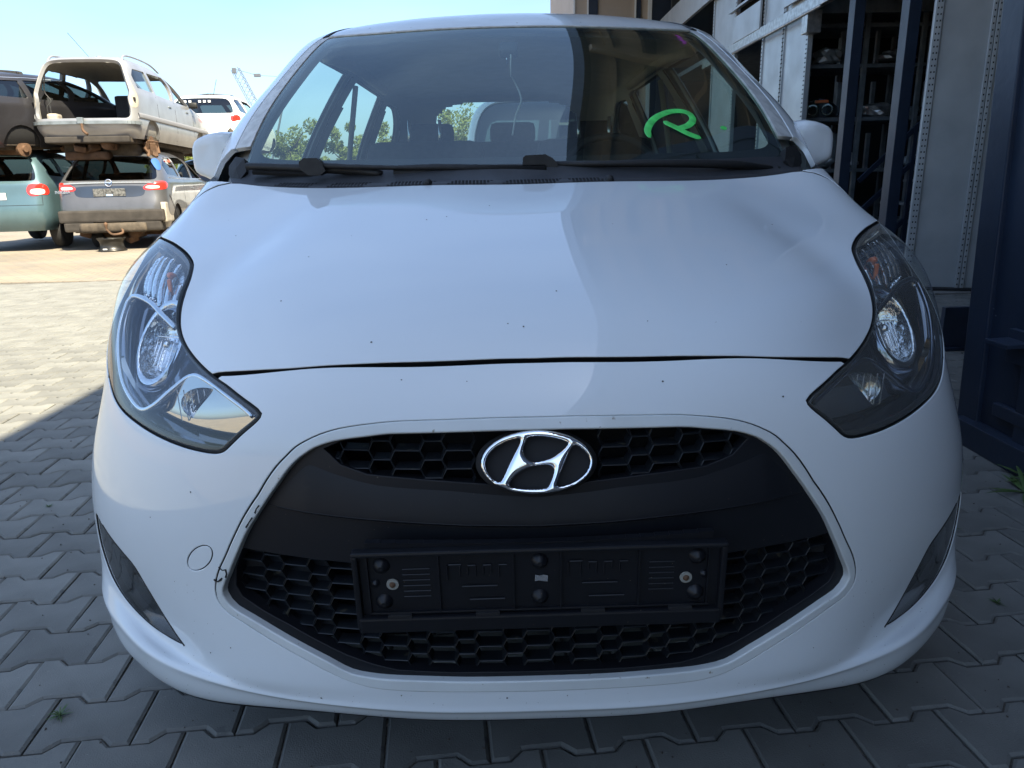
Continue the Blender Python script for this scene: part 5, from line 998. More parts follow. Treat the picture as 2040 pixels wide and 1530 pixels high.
# ---- wings, doors and tail as separate skins
def side_pt(y, z, vr=(5.8, 12.9)): return BS.find([(y, z)], [1, 2], vr)[0]
DOORS = [2.44, 3.38, 4.16]
dv = {}
for y in DOORS: dv[y] = BS.find([(y, z) for z in (.26, .40, .55, .70, .82, .92, .985)], [1, 2], (6.0, 12.5))
for sg, nm in ((1, 'r'), (-1, 'l')):
    fl = lambda L: [(u, sg*v) for u, v in L]
    mk_ = (lambda L: L) if sg < 0 else mir
    outseg = between(grow(HEAD, .035), (9.60, -5.45), (6.42, -5.15)) # outer edge of the lamp, list order
    w = [(6.42, -5.32), (6.29, -5.66), (seam_end[0]+.08, seam_end[1]+.33)]+[(u+.03, v) for u, v in arc_b[-1:]]+neg(ARCH_F)[4:]+neg(ARCH_F2)
    w += [(1.1, -dv[2.44][0][1]+.45), (1.1, -dv[2.44][0][1]+.02)]+[(u, -v+.02) for u, v in dv[2.44]]+[(10.98, -dv[2.44][-1][1]+.02), (10.98, -7), (10.98, -6), (10.98, -5.3), (10.985, -4.66), (10.91, -4.88), (10.75, -5.16), (10.53, -5.42), (10.22, -5.63), (9.95, -5.67), (9.74, -5.59)]+outseg
    panel('front_wing', BS, dens(mk_(w), .14), [], 'white', car, step=(.12, .12), gap_shade='all')
    def skin(name, ya, yb, extra=None):
        a = dv[ya]; b = dv[yb]; lp = [(u, -v-.02) for u, v in a]+[(10.98, -a[-1][1]-.02), (10.98, -b[-1][1]+.02)]+[(u, -v+.02) for u, v in b[::-1]]
        if extra: lp = lp+extra
        return panel(name, BS, dens(mk_(lp), .16), [], 'white', car, step=(.25, .2), gap_shade='all')
    d1 = skin('front_door', 2.44, 3.38); d2 = skin('rear_door', 3.38, 4.16)
    for d, y in ((d1, 3.22), (d2, 4.0)):
        q = side_pt(y, .86); P = BS.pt(q[0], sg*q[1], .018); mb = MB(); mb.box(P.x-.012, P.x+.012, P.y-.09, P.y+.09, P.z-.012, P.z+.012, .008); mb.build('handle', 'white', d, smooth=True)
    a = dv[4.16]; qp = [(u, -v-.02) for u, v in a]+[(10.98, -a[-1][1]-.02), (10.98, -15), (.8, -15), (.8, -ARCH_R[-1][1])]+[(u, -v) for u, v in ARCH_R[::-1][:-1]]
    panel('rear_quarter', BS, dens(mk_(qp), .2), [], 'white', car, step=(.3, .25))
# sills
for sg in (1, -1):
    mb = MB(); mb.box(sg*.80-.04, sg*.80+.04, 2.15, 4.05, .19, .28, .02); mb.build('sill', 'white', car)
# ---- wheels and arch liners
def wheel(x, y, sg):
    w = empty('wheel', (x, y, WZ)); w.parent = car
    rot = Matrix.Rotation(R(90)*sg, 4, 'Y'); t = MB()
    t.lathe([(.195, -.09), (.21, -.10), (.27, -.105), (.295, -.09), (.304, -.06), (.305, 0), (.304, .06), (.295, .09), (.27, .105), (.21, .10), (.195, .09)], 48, rot); t.build('tyre', 'tyre', w, smooth=True)
    r = MB(); r.lathe([(.195, -.09), (.2, .09), (.19, .095), (.18, .06), (.17, .02), (.06, .03), (.05, .05), (.0, .05)], 40, rot)
    for k in range(5):
        a = 2*math.pi*k/5; m_ = rot @ Matrix.Rotation(a, 4, 'Z'); r.box(.03, .185, -.025, .025, .045, .075, .006, m_)
    r.build('rim', 'alloy', w)
    return w
for sg in (1, -1):
    wheel(sg*.775, WF, sg); wheel(sg*.775, WR_, sg)
    for yc in (WF, WR_):
        mb = MB(); mb.lathe([(.36, -.20), (.36, .10)], 32, T(sg*.76, yc, WZ, 0, R(90)*sg), cap=False); mb.build('arch_liner', 'black_matte', car, smooth=True)
# ---- headlamps
def on(S, path, off): A = np.array(path)[:, :2]; return S.ev(A[:, 0], A[:, 1], off)
for sg in (-1, 1):
    mm = (lambda L: list(L)) if sg < 0 else mir
    H = mm(HEAD); lamp = panel('headlamp', BS, mm(grow(HEAD, -.03)), [], 'lens' if sg < 0 else 'lens_hazy', car, step=(.11, .11), off=-.001, rim=.004, rnd=.0018, label='headlamp at the left of the photo mirroring the sunlit yard' if sg < 0 else 'headlamp at the right of the photo, darker and in the shade')
    panel('lamp_seal', BS, mm(grow(HEAD, .012)), [mm(grow(HEAD, -.055))], 'rubber', lamp, step=(.2, .2), off=-.006, rim=.006, rnd=.001)
    # deep housing: dark outer part, mirror-bright inner part
    panel('housing', BS, mm(grow(HEAD, -.02)), [], 'lamp_dark', lamp, step=(.16, .16), off=-.088, rim=0)
    P = BS.ev(np.array(mm(HEAD))[:, 0], np.array(mm(HEAD))[:, 1], -.004); Q = BS.ev(np.array(mm(HEAD))[:, 0], np.array(mm(HEAD))[:, 1], -.092); n = len(P)
    meshobj('housing_wall', np.vstack([P, Q]), [(i, (i+1) % n, n+(i+1) % n, n+i) for i in range(n)], 'lamp_dark', lamp, smooth=True)
    # bezel strips: bright left, darker metal right to carry that lamp's shade
    s1 = crv([(8.05, -5.20), (8.20, -5.02), (8.135, -4.673), (7.921, -4.413), (7.70, -4.16)], closed=False, step=.05)
    s2 = crv([(8.05, -5.20), (7.863, -5.25), (7.384, -5.38), (6.926, -5.26), (6.508, -4.95), (6.22, -4.557), (6.11, -4.263), (6.259, -4.082), (6.597, -3.937), (6.878, -3.796), (6.955, -3.699), (6.945, -3.567), (6.80, -3.275), (6.48, -2.855), (6.29, -2.66)], closed=False, step=.05)
    for pth, w in ((s1, .009), (s2, .0075)):
        V, F = ribbon(BS, [(u, v*(-sg)) for u, v in pth], w, .006, -.016); meshobj('bezel_strip', V, F, 'satin' if sg < 0 else 'lamp_chrome_dark', lamp, smooth=True)
        V, F = ribbon(BS, [(u, v*(-sg)) for u, v in pth], .003, .034, -.034); meshobj('bezel_wall', V, F, 'lamp_dark', lamp, smooth=True)
    # mirror-bright bezel sheets close under the lens: below the strip and along the outer edge
    low = mm(crv([(6.90, -5.26, 1), (6.50, -4.95), (6.20, -4.557), (6.09, -4.263), (6.24, -4.06), (6.57, -3.92), (6.86, -3.78), (6.93, -3.69), (6.92, -3.56), (6.78, -3.27), (6.46, -2.85), (6.28, -2.64, 1), (6.19, -2.62), (6.04, -2.74), (5.90, -2.86), (5.84, -2.97), (5.83, -3.13), (5.84, -3.34), (5.87, -3.60), (5.91, -3.86), (5.97, -4.15), (6.05, -4.43), (6.18, -4.69), (6.42, -4.98), (6.66, -5.24, 1)], step=.08))
    pk = mm(crv([(6.53+.30*math.cos(a), -3.42+.36*math.sin(a)) for a in np.linspace(0, 2*math.pi, 15)[:-1]], step=.06))
    pk = [p for p in pk]; pk_in = all(inside(pk, low))
    panel('bezel_sheet', BS, low, [pk] if pk_in else [], 'bezel', lamp, step=(.09, .09), offf=lambda u, v: -.013-.032*np.clip((6.95-u)/1.15, 0, 1), rim=.01, rnd=.001)
    outb = mm(crv([(6.93, -5.33, 1), (7.38, -5.43), (7.86, -5.31), (8.06, -5.26), (8.40, -5.44), (8.84, -5.70), (9.2, -5.70), (9.42, -5.56, 1), (9.38, -5.78), (9.12, -5.98), (8.75, -6.10), (8.3, -6.12), (7.75, -5.98), (7.28, -5.74), (6.9, -5.46)], step=.08))
    panel('bezel_sheet', BS, outb, [], 'bezel', lamp, step=(.09, .09), off=-.022, rim=.008, rnd=.001)
    # turn-signal chamber: mirror back with upright ribs
    tc = mm(crv([(7.832, -4.30), (8.18, -4.62), (8.34, -4.92), (8.40, -5.36), (8.838, -5.62), (9.2, -5.62), (9.42, -5.45), (9.45, -5.2), (9.26, -4.70), (9.02, -4.50), (8.485, -4.38), (8.08, -4.33)], step=.1))
    panel('turn_reflector', BS, tc, [], 'reflector', lamp, step=(.1, .1), off=-.040, rim=0)
    for k in range(6):
        p = [(7.9+.06*k+t*(1.45-.05*k), -(4.36+.22*k*(.45+.55*t)+.10*t)) for t in np.linspace(0.02, .98, 12)]
        p = [q for q in p if inside([q], crv([(7.832, -4.30), (8.18, -4.62), (8.34, -4.92), (8.40, -5.36), (8.838, -5.62), (9.2, -5.62), (9.42, -5.45), (9.45, -5.2), (9.26, -4.70), (9.02, -4.50), (8.485, -4.38), (8.08, -4.33)], step=.1))[0]]
        if len(p) > 2: V, F = ribbon(BS, [(u, v*(-sg)) for u, v in p], .010, .008, -.034); meshobj('reflector_rib', V, F, 'reflector', lamp, smooth=True)
    c = BS.pt(8.9, sg*4.62, -.03); mb = MB(); mb.lathe([(0, .012), (.006, .010), (.008, .0), (.007, -.012)], 16, T(*c, R(70), 0, 0), cap=False); mb.build('bulb', 'orange', lamp, smooth=True)
    c = BS.pt(8.6, sg*4.52, -.03); mb = MB(); mb.box(-.004, .004, -.003, .003, -.018, .018, .002, T(*c)); mb.build('amber_filter', 'orange', lamp)
    # main reflector bowl, aimed forwards
    cen = BS.pt(7.52, sg*4.48, -.036); ax = BS.pt(7.5, sg*4.45, .1)-BS.pt(7.5, sg*4.45, 0); ax = (ax.normalized()*.8+Vector((0, -1, .05))*.3).normalized()
    q = ax.to_track_quat('Z', 'Y').to_matrix().to_4x4(); q.translation = cen
    prof = [(.0, -.040), (.014, -.039), (.028, -.032), (.042, -.018), (.050, .0), (.052, .004), (.058, .002)]
    sc = Matrix.Diagonal((.84, 1.42, 1, 1)); mb = MB(); mb.lathe(prof, 40, q @ sc); mb.build('main_reflector', 'reflector', lamp, smooth=True)
    mb = MB(); mb.lathe([(.0, -.006), (.007, -.008), (.011, -.02), (.011, -.04)], 20, q); mb.build('bulb_cap', 'satin', lamp, smooth=True)
    mb = MB()
    for k in range(-3, 4): mb.tube([q @ Vector((k*.0105, t, -.016-.002*abs(k))) for t in np.linspace(-.05+.006*abs(k), .012, 6)], .0016, 6)
    mb.tube([q @ Vector((t, .015, -.014)) for t in np.linspace(-.035, .035, 5)], .0014, 6)
    mb.build('reflector_flutes', 'chrome', lamp, smooth=True)
    # translucent ring below the bowl
    mb = MB(); mb.lathe([(.052, .004), (.062, -.004), (.064, -.01)], 40, q @ Matrix.Translation((0, -.012, 0)) @ sc); mb.build('reflector_rim', 'lamp_chrome_dark', lamp, smooth=True)
    # side lamp below the strip
    cen = BS.pt(6.53, sg*3.45, -.030); ax = Vector((0, -1, -.05)).normalized(); q = ax.to_track_quat('Z', 'Y').to_matrix().to_4x4(); q.translation = cen
    mb = MB(); mb.lathe([(0, -.028), (.012, -.026), (.024, -.014), (.030, .002)], 32, q @ Matrix.Diagonal((1.25, .95, 1, 1))); mb.build('side_reflector', 'reflector', lamp, smooth=True)
    mb = MB(); mb.lathe([(.0, .004), (.006, .003), (.009, -.004), (.009, -.02)], 20, q); mb.build('side_bulb', 'glass', lamp, smooth=True)
    mb = MB(); mb.lathe([(.0095, -.006), (.0115, -.004), (.0125, -.008), (.0095, -.01)], 24, q); mb.build('bulb_ring', 'chrome', lamp, smooth=True)
    mb = MB()
    for k in range(-4, 5): mb.tube([q @ Vector((k*.0105, t, -.002)) for t in np.linspace(-.028, .024, 5)], .0009, 5)
    mb.build('lens_flutes', 'satin', lamp)
    # fog lamps
    f = panel('fog_lamp', BS, mm(grow(FOG, -.02)), [], 'lens', car, step=(.12, .12), off=-.003, rim=.003, rnd=.001)
    panel('fog_housing', BS, mm(grow(FOG, -.01)), [], 'lamp_black', f, step=(.12, .12), off=-.03, rim=0)
    P = on(BS, mm(FOG), -.003); Q = on(BS, mm(FOG), -.032); n = len(P)
    meshobj('fog_wall', np.vstack([P, Q]), [(i, (i+1) % n, n+(i+1) % n, n+i) for i in range(n)], 'black_plastic', f, smooth=True)
    V, F = ribbon(BS, [(u, v*(-sg)) for u, v in crv([(4.30, -4.98), (4.20, -4.72), (4.08, -4.43), (3.99, -4.28), (3.75, -4.15), (3.49, -4.04), (3.24, -3.92), (3.08, -3.82)], closed=False, step=.06)], .004, .003, -.0005); meshobj('fog_seal', V, F, 'rubber', f, smooth=True)
    c = BS.pt(3.75, sg*4.55, -.02); q = Vector((sg*.35, -1, 0)).to_track_quat('Z', 'Y').to_matrix().to_4x4(); q.translation = c
    mb = MB(); mb.lathe([(0, -.02), (.014, -.016), (.022, -.004), (.024, .004)], 28, q @ Matrix.Diagonal((1, 1.3, 1, 1))); mb.build('fog_reflector', 'lamp_black', f, smooth=True)
    V, F = ribbon(BS, [(u, v*(-sg)) for u, v in crv([(4.25, -5.2), (4.10, -4.75), (3.98, -4.42), (3.8, -4.25)], closed=False, step=.06)], .006, .006, -.012); meshobj('fog_trim', V, F, 'satin', f, smooth=True)
# ---- emblem: oval ring with a slanted letter, one chrome casting on a black dome
def emblem():
    S = 1/695.
    W2, H2 = .0785, .0440
    def E(pts): return [((x-1005)*S*W2, (500-y)/355.*H2) for x, y in pts]
    def sm(pts, step=.004):
        return [tuple(p) for p in crv([(a, b) for a, b in pts], step=step)]
    outer = [(W2*math.cos(t), H2*math.sin(t)) for t in np.linspace(0, 2*math.pi, 73)[:-1]]
    h1 = sm(E([(790, 240), (735, 245), (620, 275), (500, 335), (410, 420), (375, 510), (395, 600), (455, 680), (520, 715), (560, 690), (640, 540), (720, 400), (795, 275)]))
    h2 = sm(E([(905, 235), (980, 222), (1100, 226), (1250, 250), (1370, 285), (1385, 305), (1330, 360), (1230, 425), (1120, 470), (990, 498), (920, 480), (868, 430), (850, 360), (870, 285)]))
    h3 = sm(E([(665, 755), (700, 690), (780, 620), (900, 565), (1050, 540), (1150, 545), (1195, 575), (1190, 640), (1150, 730), (1110, 785), (1040, 797), (860, 795), (720, 780)]))
    h4 = sm(E([(1480, 325), (1560, 370), (1630, 440), (1655, 510), (1630, 590), (1560, 670), (1450, 735), (1300, 772), (1250, 765), (1265, 700), (1330, 560), (1400, 420), (1450, 340)]))
    holes = [h1, h2, h3, h4]; outer = [tuple(p) for p in outer]
    V, F = triangulate(outer, holes, (.0022, .0022)); d = dist_loops(V, [outer]+holes); hgt = .0065*np.sqrt(np.clip(1-(1-np.clip(d/.0075, 0, 1))**2, 0, 1))
    root = empty('emblem', (0, 0, 0)); root.parent = car
    yc = float(XZ.y([(0, .668)])[0]); m = T(-.001, yc-.004, .670, R(90-22), 0, R(-.6))
    L3 = [m @ Vector((x, y, .004+h)) for (x, y), h in zip(V, hgt)]; fs = [tuple(f) for f in F]; c0 = m.to_3x3() @ Vector((0, 0, 1)); out = []
    for f in fs:
        n = (L3[f[1]]-L3[f[0]]).cross(L3[f[2]]-L3[f[0]]); out.append(f if n.dot(c0) > 0 else f[::-1])
    vs = list(L3)
    for l in [outer]+holes:
        b = len(vs); vs += [m @ Vector((x, y, .004)) for x, y in l]; vs += [m @ Vector((x, y, -.006)) for x, y in l]; n = len(l)
        out += [(b+i, b+(i+1) % n, b+n+(i+1) % n, b+n+i) for i in range(n)]
    meshobj('emblem_casting', vs, out, 'chrome', root, smooth=True)
    dome = MB(); dome.lathe([(0, -.004), (.5, -.0045), (.9, -.006), (1.0, -.008), (1.08, -.012), (1.10, -.02)], 60, m @ Matrix.Diagonal((W2, H2, 1, 1))); dome.build('emblem_base', 'black_matte', root, smooth=True)
emblem()
# ---- number plate holder, hung a touch crooked
def holder():
    root = empty('plate_holder', (0, 0, 0)); root.parent = car
    m = T(.0, .926, .497, R(4), R(-.3), 0)
    def X(mb): mb.v = [tuple(m @ Vector(v)) for v in mb.v]; return mb
    W_, H_ = .262, .062
    b = MB(); b.box(-W_, W_, .006, .012, -H_, H_, .002)
    X(b).build('back_plate', 'bracket', root)
    f = MB()
    f.box(-W_, W_, -.004, .012, H_-.007, H_, .003); f.box(-W_, -W_+.009, -.0035, .012, -H_, H_-.005, .003); f.box(W_-.009, W_, -.0035, .012, -H_, H_-.005, .003)
    f.box(-W_+.004, W_-.004, -.006, .010, -H_-.006, -H_+.018, .003); f.box(-W_+.02, W_-.02, .001, .008, -H_+.020, -H_+.0235, .001)
    X(f).build('rim', 'bracket', root)
    t = MB()
    n = 24
    for i in range(n):
        x0, x1 = -.243+.486*i/n, -.243+.486*(i+1)/n; zz = .063+.010*((2*i/n-1)**2)*(.6 if i < n/2 else 1.0)
        t.box(x0, x1+.0005, .010, .020, .05, zz+.002)
    X(t).build('rear_lip', 'bracket', root)
    r = MB()
    for x in (-.2415, -.142, -.037, .030, .140, .2375): r = MB(); r.box(x-.0012, x+.0012, .001, .008, -H_+.022, H_-.008, .0004); X(r).build('rib', 'bracket', root)
    q = MB(); rr = random.Random(3)
    for x0 in (-.13, .04):
        q.tube([(x0, .004, .035), (x0, .004, .012)], .0016, 5); q.tube([(x0+.002, .004, .036), (x0+.02, .004, .036)], .0013, 5)
        for k in range(6):
            x = x0+.018+k*.011; q.tube([(x, .0052, .034), (x, .0052, .012+rr.random()*.012)], .0013, 5)
            if k % 2: q.tube([(x, .004, .034), (x+.011, .004, .034)], .0013, 5)
        q.tube([(x0+.02, .004, .0), (x0+.07, .004, .0)], .0013, 5); q.tube([(x0+.03, .004, -.022), (x0+.08, .004, -.022)], .0013, 5)
    for k in range(6): q.tube([(-.205+.012, .0054, .03-k*.009), (-.155, .0054, .03-k*.009)], .001, 5); q.tube([(.155, .0054, .03-k*.009), (.19, .0054, .03-k*.009)], .001, 5)
    X(q).build('moulded_lines', 'bracket', root, kind='stuff')
    for x in (-.222, 0., .222):
        for z in (.037, -.022):
            c = MB(); c.lathe([(.0125, 0), (.011, .003), (.004, .009), (.0025, .0095), (.0, .0085)], 20, T(x, .006, z, R(90))); X(c).build('cone_boss', 'bracket', root, smooth=True)
    for x in (-.232, .232):
        c = MB(); c.lathe([(.006, 0), (.005, .004), (0, .006)], 14, T(x, .006, .009, R(90))); X(c).build('small_boss', 'bracket', root, smooth=True)
    for x, z in ((-.208, .007), (.207, .004)):
        c = MB(); c.lathe([(.0088, 0), (.0086, .002), (.0045, .0022)], 24, T(x, .005, z, R(90))); w = X(c).build('washer', mw, root, smooth=False)
        c = MB(); c.lathe([(.0045, .002), (.0035, .0045), (.0, .0048)], 16, T(x, .005, z, R(90))); X(c).build('screw', 'rust', w, smooth=True)
    for x in (-.20, -.075, .075, .20):
        c = MB(); c.box(x-.017, x+.017, -.0045, .002, -H_+.0165, -H_+.0225, .0006); X(c).build('clip_slot', 'black_matte', root)
    c = MB(); c.prism([(-.009, -.005), (-.003, -.004), (.009, -.006), (.0095, .004), (.003, .0055), (-.002, .004), (-.0085, .006)], .0006, T(.002, .0045, .010, R(90))); X(c).build('foil_scrap', 'satin', root)
mw = mat('nylon_washer', (.25, .25, .22), .5)
holder()
# ---- scuttle (cowl) between bonnet and windscreen
def cowl():
    n = 121; vb = np.linspace(-4.60, 4.60, n); vt = np.linspace(-4.30, 4.30, n); A = BS.ev(np.full(n, 10.97), vb); B = TS.ev(np.full(n, .06), vt, .001)
    rows = [A+[0, -.004, -.02], A+[0, .004, -.006], A*.88+B*.12+[0, 0, -.001], A*.55+B*.45+[0, 0, -.012], A*.25+B*.75+[0, 0, -.012], B+[0, .0, -.002]]
    k = len(rows); V = np.concatenate([r[:, None] for r in rows], 1).reshape(-1, 3); F = [(i*k+j, (i+1)*k+j, (i+1)*k+j+1, i*k+j+1) for i in range(n-1) for j in range(k-1)]
    cw = meshobj('cowl', V, F, 'black_plastic', car, smooth=True)
    # raised corner pieces at the pillar feet
    for sg in (-1, 1):
        P = [Vector((sg*x, 2.03+dy, z)) for x, z, dy in [(.745, 1.124, .03), (.713, 1.118, .0), (.705, 1.085, -.02), (.722, 1.062, -.03), (.748, 1.064, -.01), (.762, 1.078, .01), (.766, 1.100, .03)]]
        c = sum(P, Vector())/len(P)+Vector((0, -.004, .003)); vs = P+[c]+[p+Vector((-.01*sg, .04, -.02)) for p in P]; m_ = len(P)
        fs = [(i, (i+1) % m_, m_) for i in range(m_)]+[(i, (i+1) % m_, m_+1+(i+1) % m_, m_+1+i) for i in range(m_)]
        meshobj('cowl_corner', vs, fs, 'rubber', cw)
    # vent fields: raised black dots put in for the shade of small holes
    hx = MB()
    for sg in (1,):
        for x0, x1 in ((-.60, -.50), (-.46, -.36), (-.31, -.20), (-.165, -.065), (-.035, .095), (.13, .21)):
            ny = 4
            for j in range(ny):
                m_ = int((x1-x0)/.0085)
                for i in range(m_):
                    x = x0+(i+.5*(j % 2))*.0085+j*.004*(1 if x0 < 0 else -1)
                    # follow the scuttle surface: between rows 1 and 2
                    ia = np.interp(x, A[:, 0], np.arange(n)); a = np.array([np.interp(ia, np.arange(n), A[:, q]) for q in range(3)]); bb = np.array([np.interp(np.interp(x, B[:, 0], np.arange(n)), np.arange(n), B[:, q]) for q in range(3)])
                    t = .10+.09*j*1.15; p = a*(1-t)+bb*t+np.array([0, 0, -.001-.011*np.clip((t-.12)/.33, 0, 1)+.0004])
                    hx.prism([(.0030*math.cos(R(60*q)), .0026*math.sin(R(60*q))) for q in range(6)], .0008, T(x, p[1], p[2], R(12)))
    hx.build('vent_shade_dots', 'black_matte', cw, kind='stuff')
    for x in (-.215, .215):
        a = A[np.abs(A[:, 0]-x).argmin()]; j = MB(); j.lathe([(.012, 0), (.012, .006), (.009, .014), (.006, .017), (0, .018)], 18, T(x, a[1]+.018, a[2]-.002, R(10))); j.box(x-.006, x+.006, a[1]+.004, a[1]+.016, a[2]+.003, a[2]+.010, .002); j.build('washer_jet', 'rubber', cw, smooth=True)
cowl()
# ---- windscreen, pillars, roof
SCR = crv([(.06, 0), (.06, -2), (.06, -3.6), (.10, -3.95, 1), (.6, -3.98), (1.5, -3.98), (2.4, -3.96), (2.9, -3.93, 1), (2.985, -3.6), (2.985, -2), (2.985, 0)], closed=False, step=.12)
SCR = SCR+[(u, -v) for u, v in SCR[-2:0:-1]]
screen = panel('windscreen', TS, SCR, [], 'screen', car, step=(.1, .15), off=-.003, rim=.004, rnd=.001)
frit = crv([(.20, 0), (.20, -2), (.21, -3.4), (.30, -3.75), (.6, -3.84), (1.5, -3.86), (2.3, -3.84), (2.75, -3.74), (2.89, -3.4), (2.915, -2), (2.90, -.9), (2.86, -.62), (2.77, -.45), (2.76, 0)], closed=False, step=.1)
frit = frit+[(u, -v) for u, v in frit[-2:0:-1]]
panel('screen_border', TS, grow(SCR, -.01), [frit], 'black_matte', screen, step=(.2, .2), off=-.0085, rim=0)
# edge moulding at the screen sides: grimy jamb, then the painted pillar
DITCH = 4.28
def gl(v0, v1, u0, u1): return [(u0, v0), (u1, v0), (u1, v1), (u0, v1)]
side_wins = {'front': [(.16, 5.95), (.9, 5.72), (1.7, 5.62), (2.45, 5.75), (2.78, 6.15), (2.80, 6.8), (2.80, 7.72, 1), (.16, 7.86, 1)],
             'rear': [(.16, 8.10, 1), (2.80, 7.98, 1), (2.80, 9.05), (2.70, 9.30), (.16, 9.42, 1)],
             'quarter': [(.35, 9.72, 1), (2.6, 9.62, 1), (2.45, 10.3), (1.4, 10.55), (.45, 10.55)]}
REARW = [(.25, 13), (.25, 12.0), (.5, 11.65), (1.5, 11.6), (2.5, 11.62), (2.78, 11.8), (2.9, 12.1), (2.95, 13)]
for sg in (-1, 1):
    mm = (lambda L: [(p[0], -p[1])+tuple(p[2:]) for p in L]) if sg < 0 else (lambda L: list(L))
    panel('screen_jamb', TS, dens(mm([(.42, 4.03), (.9, 4.04), (2, 4.04), (2.75, 4.02), (3.02, 3.98), (3.05, 4.22), (2.7, 4.30), (2, 4.34), (1.2, 4.36), (.45, 4.38)]), .15), [], 'moulding', car, step=(.15, .1), off=-.002, rim=.01)
    wins = {k: crv(mm(p), step=.15) for k, p in side_wins.items()}
    fr = [(.44, 4.40), (1.2, 4.38), (2, 4.36), (2.7, 4.32), (3.06, 4.25), (3.4, DITCH), (4.0, DITCH), (4.4, 4.5), (4.45, 5.5), (4.45, 7), (4.45, 9), (4.4, 10.3), (3.9, 11.0), (3.0, 11.4), (2.6, 11.55), (1.5, 11.45), (.4, 11.4), (.04, 11.4), (.04, 10), (.04, 8), (.04, 6.2), (.04, 5.2), (.03, 4.92), (.3, 4.80), (.46, 4.50)]
    body = panel('body_side_frame', TS, dens(mm(fr), .15), list(wins.values()), 'white', car, step=(.12, .12), rim=.012, hole_rim=.02)
    for kname, lp in wins.items():
        gp = panel('side_window', TS, grow(lp, .02), [], 'glass', car, step=(.4, .3), off=-.012, rim=0)
        panel('window_seal', TS, grow(lp, .03), [grow(lp, -.05)], 'rubber', gp, step=(.4, .3), off=-.008, rim=.006)
    # door frame gap along the pillar, and roof ditch moulding
    V, F = ribbon(TS, [(u, v) for u, v in mm([(.05, 5.15), (.6, 5.12), (1.4, 5.12), (2.1, 5.2), (2.7, 5.4), (3.1, 5.9), (3.18, 6.8), (3.18, 8), (3.18, 9.5)])], .0035, .002, .0002); meshobj('door_gap', V, F, 'black_matte', body)
    V, F = ribbon(TS, [(u, v) for u, v in crv(mm([(3.02, 4.12), (3.3, 4.16), (3.8, 4.2), (4.25, 4.3), (4.5, 4.8), (4.55, 6), (4.55, 8), (4.5, 10)]), closed=False, step=.12)], .020, .006, -.001); meshobj('roof_moulding', V, F, 'rubber', car, smooth=True)
    # strip closing the belt line between body and glasshouse
    n = 60; a = BS.ev(np.full(n, 10.97), sg*np.linspace(4.9, 15, n)); b_ = TS.ev(np.full(n, .05), sg*np.interp(a[:, 1], TS.ev(np.full(80, .05), np.linspace(4.9, 11, 80))[:, 1], np.linspace(4.9, 11, 80))); keep = a[:, 1] < 4.8; a = a[keep]; b_ = b_[keep]; n = len(a)
    V = np.concatenate([a[:, None], ((a+b_)/2)[:, None], b_[:, None]], 1).reshape(-1, 3); meshobj('belt_moulding', V, [(i*3+k, (i+1)*3+k, (i+1)*3+k+1, i*3+k+1) for i in range(n-1) for k in range(2)], 'rubber', car, smooth=True)
    panel('tail_skin', TS, dens(mm([(.04, 11.45), (.4, 11.45), (1.5, 11.5), (2.6, 11.55), (3.0, 11.5), (3.3, 12), (3.3, 13), (2.95, 13)]+[p for p in REARW[::-1]][1:]+[(.04, 13)]), .2), [], 'white', car, step=(.25, .2))
rw = REARW+[(u, 13) for u in ()]
for sg in (-1, 1):
    panel('rear_window', TS, dens([(u, sg*v) for u, v in REARW], .2), [], 'glass', car, step=(.3, .2), off=-.008, rim=0)
ROOFH = [(3.0, 0), (3.0, -2), (3.0, -3.5), (3.03, -3.97), (3.3, -4.03), (3.8, -4.08), (4.2, -4.15), (4.45, -4.5), (4.5, -6), (4.5, -8), (4.5, -9.5), (4.4, -10.4), (3.95, -11.1), (3.35, -11.6), (3.35, -12.4), (3.35, -13)]
for sg in (-1, 1):
    lp = [(u, v*(-sg)) for u, v in ROOFH]+[(6, -13*(-sg)), (6, 0)]
    panel('roof_skin', TS, dens(lp, .2), [], 'white_dirty', car, step=(.12, .2), rim=0)
# dirty leading edge of the roof
n = 80; vv = np.linspace(-3.95, 3.95, n); P = TS.ev(np.full(n, 2.995), vv, .0); Nn = TS.out(np.full(n, 2.995), vv)
V = np.concatenate([(P+Nn*.001)[:, None], (P+Nn*.0+[0, -.004, -.004])[:, None], (P-Nn*.008)[:, None]], 1).reshape(-1, 3)
meshobj('roof_edge', V, [(i*3+k, (i+1)*3+k, (i+1)*3+k+1, i*3+k+1) for i in range(n-1) for k in range(2)], 'moulding', car, smooth=True)
# ---- paint-marker letter and dots on the glass
def stroke(path, w, m, S=TS, off=.0005, name='marker_stroke'):
    p = crv(path, closed=False, step=.03); A = np.array(p); P = S.ev(A[:, 0], A[:, 1], off); n = S.out(A[:, 0], A[:, 1]); t = np.gradient(P, axis=0); o = np.cross(t, n); o /= np.linalg.norm(o, axis=1, keepdims=True); c = len(P)
    s = np.linspace(0, 1, c); ww = (w*np.sqrt(np.clip(1-(2*s-1)**14, .05, 1)))[:, None]; V = []; F = []
    for k, (a, h) in enumerate([(-1, -.0003), (-.8, .0006), (.8, .0006), (1, -.0003)]): V.append((P+o*ww*a+n*h)[:, None])
    V = np.concatenate(V, 1).reshape(-1, 3)
    for i in range(c-1):
        for k in range(3): F.append((i*4+k, (i+1)*4+k, (i+1)*4+k+1, i*4+k+1))
    return meshobj(name, V, F, m, screen, smooth=True)
stroke([(.40, 1.83), (.529, 1.835), (.70, 1.98), (.815, 2.22), (.845, 2.42), (.80, 2.57), (.70, 2.60), (.60, 2.50), (.555, 2.36), (.57, 2.30)], .0098, 'marker_green')
stroke([(.66, 2.12), (.56, 2.28), (.45, 2.44), (.375, 2.60)], .0098, 'marker_green', off=.0011)
